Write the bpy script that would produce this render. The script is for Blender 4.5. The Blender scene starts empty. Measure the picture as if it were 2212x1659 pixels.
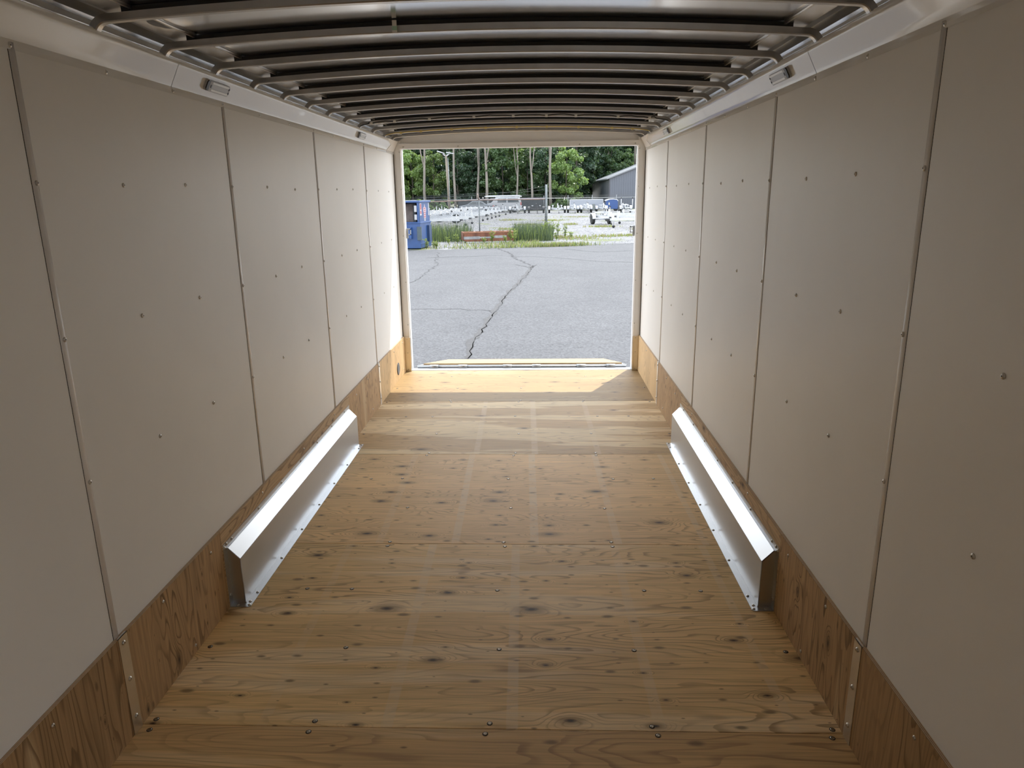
import bpy, bmesh, math, random
from mathutils import Vector, Matrix
random.seed(7)
S = bpy.context.scene
COL = S.collection
PI = math.pi

# ------------------------------------------------------------------ camera
CAM = (0.1697, 0.0, 1.6237)
YAW, PITCH, ROLL, FPX = 0.0390, 0.2593, -0.0141, 1542.67

def cam_axis(a, b, d):
    cr, sr, cp, sp, cy, sy = math.cos(ROLL), math.sin(ROLL), math.cos(PITCH), math.sin(PITCH), math.cos(YAW), math.sin(YAW)
    x = a*cr - b*sr; u = a*sr + b*cr
    y = d*cp + u*sp; z = -d*sp + u*cp
    return Vector((x*cy - y*sy, x*sy + y*cy, z))
_r, _u, _f = cam_axis(1, 0, 0), cam_axis(0, 1, 0), cam_axis(0, 0, 1)
cd = bpy.data.cameras.new('camera'); cam = bpy.data.objects.new('camera', cd); COL.objects.link(cam)
M = Matrix((( _r.x, _u.x, -_f.x, CAM[0]), (_r.y, _u.y, -_f.y, CAM[1]), (_r.z, _u.z, -_f.z, CAM[2]), (0, 0, 0, 1)))
cam.matrix_world = M
cd.sensor_width = 36.0; cd.lens = FPX/2212*36.0; cd.clip_start = 0.02; cd.clip_end = 1000
S.camera = cam

# ------------------------------------------------------------------ view, sky, sun
S.view_settings.view_transform = 'Standard'; S.view_settings.look = 'None'
S.view_settings.gamma = 1.0; S.view_settings.use_curve_mapping = False
S.view_settings.exposure = 0.36
SKY_STRENGTH, SUN_STRENGTH = 3.4, 4.8
S.cycles.max_bounces = 14; S.cycles.diffuse_bounces = 9; S.cycles.glossy_bounces = 6
SUN_DIR = Vector((0.434, 0.865, 2.03)).normalized()

def new_nodes(tree):
    tree.nodes.clear()
    def N(typ, **kw):
        n = tree.nodes.new(typ)
        for k, v in kw.items():
            if k.startswith('_'): setattr(n, k[1:], v)
            else:
                key = int(k[1:]) if (k[0] == 'i' and k[1:].isdigit()) else k.replace('__', ' ')
                if isinstance(v, bpy.types.NodeSocket): tree.links.new(v, n.inputs[key])
                else: n.inputs[key].default_value = v
        return n
    return N

w = bpy.data.worlds.new('sky'); S.world = w; w.use_nodes = True
N = new_nodes(w.node_tree)
tc = N('ShaderNodeTexCoord'); sp = N('ShaderNodeSeparateXYZ', i0=tc.outputs['Generated'])
zc_ = N('ShaderNodeMath', _operation='MAXIMUM', i0=sp.outputs[2], i1=0.02)
rmp = N('ShaderNodeValToRGB', i0=sp.outputs[2]); cr = rmp.color_ramp
cr.elements[0].position = 0.0; cr.elements[0].color = (1.25, 1.26, 1.28, 1)
cr.elements[1].position = 0.85; cr.elements[1].color = (.26, .38, .60, 1)
e = cr.elements.new(0.25); e.color = (.82, .89, .98, 1)
ux = N('ShaderNodeMath', _operation='DIVIDE', i0=sp.outputs[0], i1=zc_.outputs[0])
uy = N('ShaderNodeMath', _operation='DIVIDE', i0=sp.outputs[1], i1=zc_.outputs[0])
cv = N('ShaderNodeCombineXYZ', i0=ux.outputs[0], i1=uy.outputs[0], i2=3.1)
cn = N('ShaderNodeTexNoise', Vector=cv.outputs[0], Scale=0.9, Detail=6.0, Roughness=0.55)
cm = N('ShaderNodeMapRange', Value=cn.outputs[0]); cm.inputs[1].default_value = .46; cm.inputs[2].default_value = .60
mx = N('ShaderNodeMixRGB', i0=cm.outputs[0], i1=rmp.outputs[0]); mx.inputs[2].default_value = (1.08, 1.06, 1.03, 1)
bg = N('ShaderNodeBackground', Color=mx.outputs[0], Strength=SKY_STRENGTH)
wo = N('ShaderNodeOutputWorld', Surface=bg.outputs[0])

sl = bpy.data.lights.new('sun', 'SUN'); sun = bpy.data.objects.new('sun', sl); COL.objects.link(sun)
sl.energy = SUN_STRENGTH; sl.color = (1.0, .955, .88); sl.angle = math.radians(0.53)
sun.rotation_euler = (-SUN_DIR).to_track_quat('-Z', 'Y').to_euler(); sun.location = (20, 40, 60)

# ------------------------------------------------------------------ materials
MATS = {}
def mat(name, color=(.8, .8, .8), rough=.5, metal=0., spec=.5, noise=0., nscale=20., bump=0., bscale=40., trans=None, coat=0., stretch=(1, 1, 1), dist=.01):
    if name in MATS: return MATS[name]
    m = bpy.data.materials.new(name); m.use_nodes = True; MATS[name] = m
    N = new_nodes(m.node_tree)
    b = N('ShaderNodeBsdfPrincipled', Roughness=rough, Metallic=metal)
    b.inputs['Specular IOR Level'].default_value = spec
    b.inputs['Coat Weight'].default_value = coat
    tc = N('ShaderNodeTexCoord'); mp = N('ShaderNodeMapping', Vector=tc.outputs['Object']); mp.inputs['Scale'].default_value = stretch
    c4 = (*color, 1)
    n = N('ShaderNodeTexNoise', Vector=mp.outputs[0], Scale=nscale, Detail=4.0)
    mr = N('ShaderNodeMapRange', Value=n.outputs[0]); mr.inputs[3].default_value = 1-noise; mr.inputs[4].default_value = 1+noise
    mr.inputs[1].default_value = .25; mr.inputs[2].default_value = .75
    vm = N('ShaderNodeMixRGB', _blend_type='MULTIPLY', i0=1.0); vm.inputs[1].default_value = c4
    m.node_tree.links.new(mr.outputs[0], vm.inputs[2]); m.node_tree.links.new(vm.outputs[0], b.inputs['Base Color'])
    if bump:
        n2 = N('ShaderNodeTexNoise', Vector=mp.outputs[0], Scale=bscale, Detail=3.0)
        bp = N('ShaderNodeBump', Height=n2.outputs[0], Strength=bump, Distance=dist); m.node_tree.links.new(bp.outputs[0], b.inputs['Normal'])
    out = b.outputs[0]
    if trans:
        t = N('ShaderNodeBsdfTranslucent', Color=(*trans, 1)); ms = N('ShaderNodeMixShader', i0=.45, i1=b.outputs[0], i2=t.outputs[0]); out = ms.outputs[0]
    N('ShaderNodeOutputMaterial', Surface=out)
    return m

def plywood(name, grain, seed, base, dark, pale, knots=.5, kscale=1., rings=3., ringamt=.55, palecut=.55, palesoft=.05, stripes=(), across=5.):
    """veneer: contour-like growth rings, pale sapwood bands, knots, fibres; grain = axis the grain runs along, in object space"""
    m = bpy.data.materials.new(name); m.use_nodes = True; MATS[name] = m
    T = m.node_tree; N = new_nodes(T); L = T.links.new
    tc = N('ShaderNodeTexCoord'); s = N('ShaderNodeSeparateXYZ', i0=tc.outputs['Object'])
    ax = {'X': (0, 1), 'Y': (1, 2), 'Z': (2, 1)}[grain]
    U, V = s.outputs[ax[0]], s.outputs[ax[1]]
    def math2(op, a, b=None, c=None):
        n = N('ShaderNodeMath', _operation=op)
        for i, q in enumerate((a, b, c)):
            if q is None: continue
            if isinstance(q, (int, float)): n.inputs[i].default_value = q
            else: L(q, n.inputs[i])
        return n.outputs[0]
    def vec(su, sv, off):
        return N('ShaderNodeCombineXYZ', i0=math2('MULTIPLY_ADD', U, su, off*3.7), i1=math2('MULTIPLY_ADD', V, sv, off*1.3), i2=off).outputs[0]
    def rng(v, a, b, c, d, smooth=True):
        n = N('ShaderNodeMapRange', Value=v); n.interpolation_type = 'SMOOTHSTEP' if smooth else 'LINEAR'
        for i, q in zip((1, 2, 3, 4), (a, b, c, d)): n.inputs[i].default_value = q
        return n.outputs[0]
    n1 = N('ShaderNodeTexNoise', Vector=vec(.8, across, seed), Scale=1.0, Detail=2.5, Roughness=.45).outputs[0]
    wob = N('ShaderNodeTexNoise', Vector=vec(9, 30, seed+5), Scale=1.0, Detail=2.0).outputs[0]
    def knot_field(su, sv, off, prob, wobble):
        vo = N('ShaderNodeTexVoronoi', _voronoi_dimensions='2D', Vector=vec(su, sv, off), Scale=1.0, Randomness=.72)
        col = N('ShaderNodeSeparateColor', i0=vo.outputs['Color'])
        gate = math2('GREATER_THAN', prob, col.outputs[0])
        size = math2('MULTIPLY_ADD', math2('POWER', col.outputs[1], 2.0), .85, .22)
        dd = math2('DIVIDE', vo.outputs['Distance'], size)
        return gate, math2('ADD', dd, math2('MULTIPLY_ADD', wob, wobble, -wobble*.5))
    gate, d = knot_field(3.0*kscale, 6.6*kscale, seed+2, knots, .10)
    gate2, d2 = knot_field(6.1*kscale, 15.*kscale, seed+6, knots*.75, .12)
    infl = math2('MULTIPLY', gate, rng(d, .0, .55, 1, 0))
    h = math2('ADD', math2('MULTIPLY', n1, 6.0), math2('MULTIPLY', V, 1.6))
    h = math2('ADD', h, math2('MULTIPLY', infl, .9))
    h = math2('ADD', h, math2('MULTIPLY', wob, .05))
    fr = math2('FRACT', math2('MULTIPLY', h, rings))
    ring = math2('MULTIPLY', math2('MULTIPLY', rng(fr, .60, .92, 0, 1), rng(fr, .96, 1., 1, 0)), rng(N('ShaderNodeTexNoise', Vector=vec(1.2, 6, seed+9), Scale=1.0, Detail=1.0).outputs[0], .3, .65, .25, 1))
    fib = N('ShaderNodeTexNoise', Vector=vec(3, 130, seed+1), Scale=1.0, Detail=4.0, Roughness=.6).outputs[0]
    big = N('ShaderNodeTexNoise', Vector=vec(1.2, 3, seed+3), Scale=1.0, Detail=2.0).outputs[0]
    pal = N('ShaderNodeTexNoise', Vector=vec(.55, 5.5, seed+4), Scale=1.0, Detail=3.0, Roughness=.5).outputs[0]
    pm = rng(pal, palecut-palesoft, palecut+palesoft, 0, 1)
    def mix(f, a, b, typ='MIX'):
        n = N('ShaderNodeMixRGB', _blend_type=typ)
        if isinstance(f, (int, float)): n.inputs[0].default_value = f
        else: L(f, n.inputs[0])
        for i, q in ((1, a), (2, b)):
            if isinstance(q, tuple): n.inputs[i].default_value = (*q, 1)
            else: L(q, n.inputs[i])
        return n.outputs[0]
    c = mix(pm, base, pale)
    c = mix(math2('MULTIPLY', ring, ringamt), c, dark)
    c = mix(1.0, c, rng(fib, .25, .75, .76, 1.22, False), 'MULTIPLY')
    c = mix(1.0, c, rng(big, .25, .75, .86, 1.12, False), 'MULTIPLY')
    for sx, wd, amt in stripes:
        a = math2('ABSOLUTE', math2('SUBTRACT', math2('ADD', s.outputs[0], math2('MULTIPLY', s.outputs[1], .02)), sx))
        st = math2('MULTIPLY', rng(a, wd*.7, wd, amt, 0), rng(wob, .35, .6, .35, 1))
        c = mix(st, c, (.80, .66, .46))
    c = mix(math2('MULTIPLY', gate, rng(d, .10, .30, .55, 0)), c, tuple(q*.7 for q in dark))
    c = mix(math2('MULTIPLY', gate, rng(d, .06, .11, .8, 0)), c, (.12, .07, .035))
    c = mix(math2('MULTIPLY', gate, rng(d, .02, .06, .9, 0)), c, (.035, .02, .012))
    c = mix(math2('MULTIPLY', gate2, rng(d2, .05, .20, .7, 0)), c, (.13, .075, .035))
    b = N('ShaderNodeBsdfPrincipled', Roughness=.56); b.inputs['Specular IOR Level'].default_value = .36
    L(c, b.inputs['Base Color'])
    bp = N('ShaderNodeBump', Height=fib, Strength=.12, Distance=.002); L(bp.outputs[0], b.inputs['Normal'])
    N('ShaderNodeOutputMaterial', Surface=b.outputs[0])
    return m

def layered_edge(name, axis, period, a, b_):
    m = bpy.data.materials.new(name); m.use_nodes = True
    N = new_nodes(m.node_tree)
    tc = N('ShaderNodeTexCoord'); s = N('ShaderNodeSeparateXYZ', i0=tc.outputs['Object'])
    f = N('ShaderNodeMath', _operation='MULTIPLY', i0=s.outputs[axis], i1=1/period)
    f = N('ShaderNodeMath', _operation='FRACT', i0=f.outputs[0]); f = N('ShaderNodeMath', _operation='GREATER_THAN', i0=f.outputs[0], i1=.5)
    mx = N('ShaderNodeMixRGB', i0=f.outputs[0]); mx.inputs[1].default_value = (*a, 1); mx.inputs[2].default_value = (*b_, 1)
    n = N('ShaderNodeTexNoise', Vector=tc.outputs['Object'], Scale=90.0, Detail=3.0)
    mm = N('ShaderNodeMixRGB', _blend_type='MULTIPLY', i0=.35, i1=mx.outputs[0], i2=n.outputs[0])
    b = N('ShaderNodeBsdfPrincipled', Roughness=.8); m.node_tree.links.new(mm.outputs[0], b.inputs['Base Color'])
    N('ShaderNodeOutputMaterial', Surface=b.outputs[0])
    return m

# ------------------------------------------------------------------ mesh helpers
class MB:
    def __init__(s): s.v = []; s.f = []; s.m = []; s.sm = []
    def add(s, vs, fs, mi=0, smooth=False):
        o = len(s.v); s.v += [tuple(q) for q in vs]
        for f in fs: s.f.append(tuple(i+o for i in f)); s.m.append(mi); s.sm.append(smooth)
        return s
    def box(s, x0, x1, y0, y1, z0, z1, mi=0, topmi=None):
        vs = [(x, y, z) for z in (z0, z1) for y in (y0, y1) for x in (x0, x1)]
        fs = [(0, 2, 3, 1), (4, 5, 7, 6), (0, 1, 5, 4), (2, 6, 7, 3), (0, 4, 6, 2), (1, 3, 7, 5)]
        o = len(s.v); s.v += vs
        for k, f in enumerate(fs): s.f.append(tuple(i+o for i in f)); s.m.append(topmi if (k == 1 and topmi is not None) else mi); s.sm.append(False)
        return s
    def prism(s, pts, axis, a0, a1, mi=0, smooth=False):
        """closed polygon pts (2D) extruded along axis ('X': pts=(y,z), 'Y': pts=(x,z), 'Z': pts=(x,y))"""
        def P(p, a): return {'X': (a, p[0], p[1]), 'Y': (p[0], a, p[1]), 'Z': (p[0], p[1], a)}[axis]
        n = len(pts); vs = [P(p, a0) for p in pts]+[P(p, a1) for p in pts]
        s.add(vs, [tuple(range(n))[::-1], tuple(range(n, 2*n))], mi)
        o = len(s.v)-2*n
        for i in range(n): s.f.append((o+i, o+(i+1) % n, o+n+(i+1) % n, o+n+i)); s.m.append(mi); s.sm.append(smooth)
        return s
    def tube(s, pts, r, n=8, mi=0, smooth=True, cap=True, square=None, r2=None):
        pts = [Vector(p) for p in pts]; rings = []
        for i, p in enumerate(pts):
            t = (pts[min(i+1, len(pts)-1)]-pts[max(i-1, 0)]).normalized()
            up = Vector((0, 0, 1)) if abs(t.z) < .95 else Vector((0, 1, 0))
            a = t.cross(up).normalized(); b = a.cross(t).normalized()
            rr = r if r2 is None else r+(r2-r)*i/(len(pts)-1)
            if square: ring = [p+a*sx*square[0]+b*sy*square[1] for sx, sy in ((-1, -1), (1, -1), (1, 1), (-1, 1))]
            else: ring = [p+a*math.cos(2*PI*k/n)*rr+b*math.sin(2*PI*k/n)*rr for k in range(n)]
            rings.append(ring)
        m_ = 4 if square else n; o = len(s.v)
        for ring in rings: s.v += [tuple(q) for q in ring]
        sm = smooth and not square
        for i in range(len(rings)-1):
            for k in range(m_):
                s.f.append((o+i*m_+k, o+i*m_+(k+1) % m_, o+(i+1)*m_+(k+1) % m_, o+(i+1)*m_+k)); s.m.append(mi); s.sm.append(sm)
        if cap:
            s.f.append(tuple(o+k for k in range(m_))[::-1]); s.m.append(mi); s.sm.append(False)
            e = o+(len(rings)-1)*m_; s.f.append(tuple(e+k for k in range(m_))); s.m.append(mi); s.sm.append(False)
        return s
    def lathe(s, prof, n=12, axis='Z', org=(0, 0, 0), mi=0, smooth=True):
        o = len(s.v)
        for r, h in prof:
            for k in range(n):
                c, q = math.cos(2*PI*k/n)*r, math.sin(2*PI*k/n)*r
                p = {'Z': (c, q, h), 'X': (h, c, q), 'Y': (q, h, c)}[axis]
                s.v.append((p[0]+org[0], p[1]+org[1], p[2]+org[2]))
        for i in range(len(prof)-1):
            for k in range(n):
                s.f.append((o+i*n+k, o+i*n+(k+1) % n, o+(i+1)*n+(k+1) % n, o+(i+1)*n+k)); s.m.append(mi); s.sm.append(smooth)
        s.f.append(tuple(o+k for k in range(n))[::-1]); s.m.append(mi); s.sm.append(False)
        e = o+(len(prof)-1)*n; s.f.append(tuple(e+k for k in range(n))); s.m.append(mi); s.sm.append(False)
        return s
    def mesh(s, name, mats):
        me = bpy.data.meshes.new(name); me.from_pydata(s.v, [], s.f)
        for q in (mats if isinstance(mats, (list, tuple)) else [mats]): me.materials.append(q)
        me.polygons.foreach_set('material_index', s.m); me.polygons.foreach_set('use_smooth', s.sm)
        bm = bmesh.new(); bm.from_mesh(me); bmesh.ops.recalc_face_normals(bm, faces=bm.faces); bm.to_mesh(me); bm.free()
        return me
    def build(s, name, mats, parent=None, center=False, bevel=0.):
        loc = (0, 0, 0)
        if center:
            c = [(min(v[i] for v in s.v)+max(v[i] for v in s.v))/2 for i in range(3)]
            s.v = [(v[0]-c[0], v[1]-c[1], v[2]-c[2]) for v in s.v]; loc = c
        o = link(name, s.mesh(name, mats), parent, loc)
        if bevel:
            md = o.modifiers.new('bevel', 'BEVEL'); md.width = bevel; md.segments = 2; md.limit_method = 'ANGLE'
        return o

def link(name, data, parent=None, loc=(0, 0, 0)):
    o = bpy.data.objects.new(name, data); COL.objects.link(o); o.location = loc
    if parent: o.parent = parent
    return o
def tag(o, label=None, cat=None, group=None, kind=None):
    if label: o['label'] = label
    if cat: o['category'] = cat
    if group: o['group'] = group
    if kind: o['kind'] = kind
    return o
def thing(name, label, cat, loc=(0, 0, 0), rz=0., group=None):
    o = link(name, None, None, loc); o.rotation_euler = (0, 0, rz); o.empty_display_size = .1
    return tag(o, label, cat, group)
def struct(name, loc=(0, 0, 0)):
    o = link(name, None, None, loc); o['kind'] = 'structure'; return o
def copy_tree(o, parent=None):
    c = o.copy(); COL.objects.link(c); c.parent = parent
    for ch in list(o.children): copy_tree(ch, c)
    return c

# ------------------------------------------------------------------ dimensions of the trailer
WK, WW, ZK, ZF, ZB = 1.1026, 1.1153, 0.341, 1.982, 2.006     # kick face, wall face, kick top, cove flange bottom, cove bend
CTX, CTZ = 1.071, 2.090                                       # cove top edge
Y0, YE = -1.6, 6.61                                           # front wall, rear end of the wall panels
SEAM = [-0.60, 0.62, 1.842, 3.051, 4.268, 5.484]
STUD = 0.4064
G = -0.42                                                     # ground level outside
FS = [-1.6, -0.56, 0.66, 1.889, 3.118, 4.346, 5.572, 6.632]

M_WALL = mat('white_wall_board', (.865, .860, .832), .42, noise=.02, nscale=3, bump=.03, bscale=300, dist=.001)
M_TRIM = mat('white_trim', (.88, .86, .835), .25, noise=.02, nscale=4)
M_COVE = mat('gloss_white_metal', (.86, .86, .835), .10, spec=.75, noise=.02, nscale=2, bump=.06, bscale=3.2, coat=.4, dist=.02)
M_GAP = mat('dark_gap', (.015, .014, .013), .9)
M_ALU = mat('roof_aluminium', (.74, .75, .77), .16, metal=1., noise=.05, nscale=3, bump=.03, bscale=5, dist=.02)
M_RAIL = mat('rail_aluminium', (.80, .81, .83), .26, metal=1., noise=.06, nscale=6, stretch=(1, .1, 1))
M_BOW = mat('galvanised_bow', (.50, .49, .475), .30, metal=.9, noise=.10, nscale=14)
M_BOX = mat('wheel_box_aluminium', (.56, .575, .59), .33, metal=1., noise=.04, nscale=8, bump=.02, bscale=30, stretch=(1, .12, 1))
M_STRIP = mat('aluminium_strip', (.74, .71, .66), .30, metal=1., noise=.05, nscale=20)
M_SCREW = mat('zinc_screw', (.62, .60, .56), .32, metal=.9)
M_FSCREW = mat('floor_screw', (.30, .28, .25), .25, metal=1.)
M_HOLE = mat('screw_recess', (.02, .017, .013), .8)
M_SKIN = mat('outer_skin', (.78, .78, .77), .4)
M_STEEL = mat('galvanised_steel', (.46, .48, .50), .42, metal=.75, noise=.10, nscale=30)
M_EDGE = layered_edge('plywood_edge', 0, .0042, (.80, .62, .42), (.40, .26, .15))

# screw heads (shared meshes)
_s = MB().lathe([(.0072, 0), (.0072, .0016), (.0052, .0036), (.0018, .0044)], 10)
_s.lathe([(.0022, .0043), (.0016, .0047)], 6, mi=1)
SCREW = _s.mesh('screw', [M_SCREW, M_HOLE])
_s = MB().lathe([(.0078, 0), (.0078, .0012), (.0048, .0024), (.0022, .0012)], 10); _s.lathe([(.0105, 0), (.0105, .0004)], 10, mi=1)
FSCREW = _s.mesh('floor_screw', [M_FSCREW, M_HOLE])
def screw(parent, x, y, z, nrm, data=SCREW, sc=1.):
    o = link('screw', data, parent, (x, y, z)); o.rotation_euler = Vector(nrm).to_track_quat('Z', 'Y').to_euler(); o.scale = (sc, sc, sc); return o

# ------------------------------------------------------------------ floor
floor = MB().box(-1.16, 1.16, Y0, 6.66, -.14, -.019).build('floor', mat('steel_subframe', (.05, .05, .05), .7)); floor['kind'] = 'structure'
st = [(-.33, .022, .35), (.068, .022, .40), (.535, .022, .28), (.95, .02, .25), (-.73, .02, .18)]
PLY = [
    plywood('plywood_a', 'X', 3.1, (0.620, 0.399, 0.178), (0.286, 0.158, 0.062), (0.720, 0.515, 0.265), .30, 1., 2.2, .55, .62, .05),
    plywood('plywood_b', 'X', 1.7, (0.657, 0.428, 0.194), (0.297, 0.163, 0.067), (0.744, 0.526, 0.265), .30, .8, 2.2, .55, .62, .05),
    plywood('plywood_c', 'X', 7.3, (0.66, 0.43, 0.19), (0.27, 0.15, 0.06), (0.75, 0.54, 0.28), .34, .75, 3.2, .7, .64, .04, [(.9, .1, .04)]),
    plywood('plywood_d', 'X', 4.4, (0.80, 0.55, 0.25), (0.33, 0.19, 0.08), (0.87, 0.66, 0.38), .74, 1.0, 4.2, .70, .57, .05, st),
    plywood('plywood_e', 'X', 9.2, (0.82, 0.555, 0.265), (0.36, 0.21, 0.10), (0.86, 0.64, 0.36), .62, 1.15, 6.0, .62, .72, .05, [(-.25, .022, .45), (.133, .024, .50), (.535, .022, .40), (.95, .018, .35), (-.62, .022, .22)]),
    plywood('plywood_f', 'X', 5.8, (0.56, 0.375, 0.175), (0.30, 0.175, 0.08), (0.78, 0.60, 0.34), .14, 1.0, 3.6, .5, .50, .018, [(-.25, .022, .3), (.13, .024, .35), (.54, .022, .25)], across=4.),
    plywood('plywood_g', 'X', 2.6, (0.325, 0.213, 0.088), (0.16, 0.09, 0.036), (0.37, 0.26, 0.125), .45, 1.35, 4.2, .45, .62, .06),
]
for i in range(len(FS)-1):
    MB().box(-WK-.004, WK+.004, FS[i]+.0013, FS[i+1]-.0013, -.0185, 0).build('plywood_sheet', PLY[i], floor, center=True, bevel=.0012)
# floor screws
for i in range(1, len(FS)-1):
    for sx in (-1.06, -.55, .008, .526, 1.067):
        for dy in (-.022, .020):
            screw(floor, sx+random.uniform(-.012, .012), FS[i]+dy+random.uniform(-.004, .004), .0, (0, 0, 1), FSCREW, .9)
    for k, row in ((1, (-1.06, -.548, .017, .525, 1.067)), (2, (-.837, -.635, -.014, .602, .839))):
        y = FS[i]+k*.408
        if y < 6.55:
            for sx in row: screw(floor, sx+random.uniform(-.01, .01), y+random.uniform(-.004, .004), .0, (0, 0, 1), FSCREW, .9)

# ------------------------------------------------------------------ side walls
SD = (-1.02, -.48, 1.86)                                      # side door opening near the front: y0, y1, top
def side_wall(s, side):
    mb = MB(); xx = sorted((s*(WW+.006), s*1.20))
    if s < 0: mb.box(*xx, Y0-.05, 6.70, -.14, 2.215)
    else: mb.box(*xx, Y0-.05, SD[0], -.14, 2.215).box(*xx, SD[1], 6.70, -.14, 2.215).box(*xx, SD[0], SD[1], SD[2], 2.215).box(*xx, SD[0], SD[1], -.14, -.01)
    wl = mb.build('wall_'+side, M_SKIN); wl['kind'] = 'structure'
    ys = [Y0]+SEAM+[YE]; px = sorted((s*WW, s*(WW+.0055)))
    for i in range(len(ys)-1):
        a, b = ys[i]+.002, ys[i+1]-.002; mb = MB()
        if s > 0 and a < SD[1]:
            if i == 0: mb.box(*px, a, SD[0], ZK-.05, ZB+.01).box(*px, SD[0], b, SD[2], ZB+.01)
            else: mb.box(*px, SD[1], b, ZK-.05, ZB+.01).box(*px, a, SD[1], SD[2], ZB+.01)
        else: mb.box(*px, a, b, ZK-.05, ZB+.01)
        mb.build('wall_panel', M_WALL, wl, center=True)
    for y in SEAM:
        z0 = SD[2] if (s > 0 and y < 0) else ZK-.02
        MB().box(*sorted((s*(WW-.0004), s*(WW+.0056))), y-.0044, y-.0025, z0-.01 if z0 < 1 else z0, ZF+.01).build('seam_gap', M_GAP, wl)
        prof = [(s*(WW+.001), y-.0025), (s*(WW-.0010), y-.0022), (s*(WW-.0030), y+.003), (s*(WW-.0038), y+.009), (s*(WW-.0038), y+.013), (s*(WW-.0028), y+.019), (s*(WW+.001), y+.024)]
        MB().prism(prof, 'Z', z0, ZF+.018, smooth=True).build('seam_batten', M_TRIM, wl)
        for z in (1.668, 1.258, .848):
            if z > z0: screw(wl, s*(WW-.0036), y+.011, z+random.uniform(-.004, .004), (-s, 0, 0))
    for i in range(-4, 12):
        y = SEAM[2]+.004+i*STUD
        if y < .1 or y > 6.5 or i % 3 == 0: continue
        for z in (1.668, 1.258, .848):
            screw(wl, s*WW, y+random.uniform(-.006, .006), z+random.uniform(-.006, .006), (-s, 0, 0))
    # end bead against the door post
    MB().box(*sorted((s*(WW-.004), s*(WW+.004))), YE-.012, YE, ZK-.01, ZF).build('end_gap', M_GAP, wl)
    return wl
wall_left = side_wall(-1, 'left'); wall_right = side_wall(1, 'right')
door_2 = MB().box(1.205, 1.24, SD[0]-.93, SD[0]-.02, .0, SD[2]).build('door_2', M_SKIN); door_2['kind'] = 'structure'
wall_front = MB().box(-1.2, 1.2, Y0-.05, Y0, -.14, 2.215).build('wall_front', M_WALL); wall_front['kind'] = 'structure'

# ------------------------------------------------------------------ plywood kick boards
KD, KL = (.27, .155, .07), (.60, .43, .24)
def kick(s, side, seed):
    bb = struct('baseboard_'+side)
    cuts = [Y0, 1.845, 2.553, 4.560, 5.486, YE-.003]
    if s > 0: cuts[2:4] = [2.548, 4.548]
    kinds = [('Z', (.37, .235, .115), KD, KL, .2, 2.0, .75), ('Z', (.40, .255, .125), (.20, .11, .045), KL, .3, 2.4, .8), ('Y', (.50, .345, .19), KD, KL, .35, 1.8, .6),
             ('Z', (.45, .29, .145), (.22, .12, .05), KL, .15, 3.4, .8), ('Z', (.60, .41, .205), (.33, .20, .09), (.66, .48, .27), .1, 3.4, .6)]
    for i in range(5):
        g_, b_, d_, p_, k_, r_, a_ = kinds[i]
        m = plywood('kick_plywood_%s%d' % (side, i), g_, seed+i*2.3, tuple(q*1.12 for q in b_), tuple(q*.72 for q in d_), p_, k_, 1.6, r_*1.7, min(1., a_*1.1), .68, .05, across=6.)
        mb = MB(); kx = sorted((s*WK, s*(WW-.0003)))
        if s > 0 and i == 0: mb.box(*kx, cuts[0]+.001, SD[0], .0005, ZK, 0, 1).box(*kx, SD[1], cuts[1]-.001, .0005, ZK, 0, 1)
        else: mb.box(*kx, cuts[i]+.001, cuts[i+1]-.001, .0005, ZK, 0, 1)
        mb.build('plywood_board', [m, M_EDGE], bb, center=True)
    for y in (1.842, 5.470):
        st_ = MB().box(*sorted((s*(WK-.0022), s*WK)), y-.003, y+.042, .001, ZK+.0018).box(*sorted((s*(WK-.0022), s*(WW-.0074))), y-.003, y+.042, ZK, ZK+.0018).build('joint_strip', M_STRIP, bb)
        for z in (.318, .19, .055): screw(st_, s*(WK-.0022), y+.019, z, (-s, 0, 0), SCREW, 1.05)
    for y, z in ((1.53, .30), (1.2, .06), (2.26, .03), (2.1, .31), (2.46, .30), (4.75, .29), (5.1, .31), (5.2, .05), (6.1, .3), (6.5, .3), (6.5, .05), (3.0, .315), (3.6, .31), (4.2, .315)):
        screw(bb, s*WK, y, z, (-s, 0, 0), SCREW, .85)
    return bb
kick(-1, 'left', 11.3); kick(1, 'right', 31.9)

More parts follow.
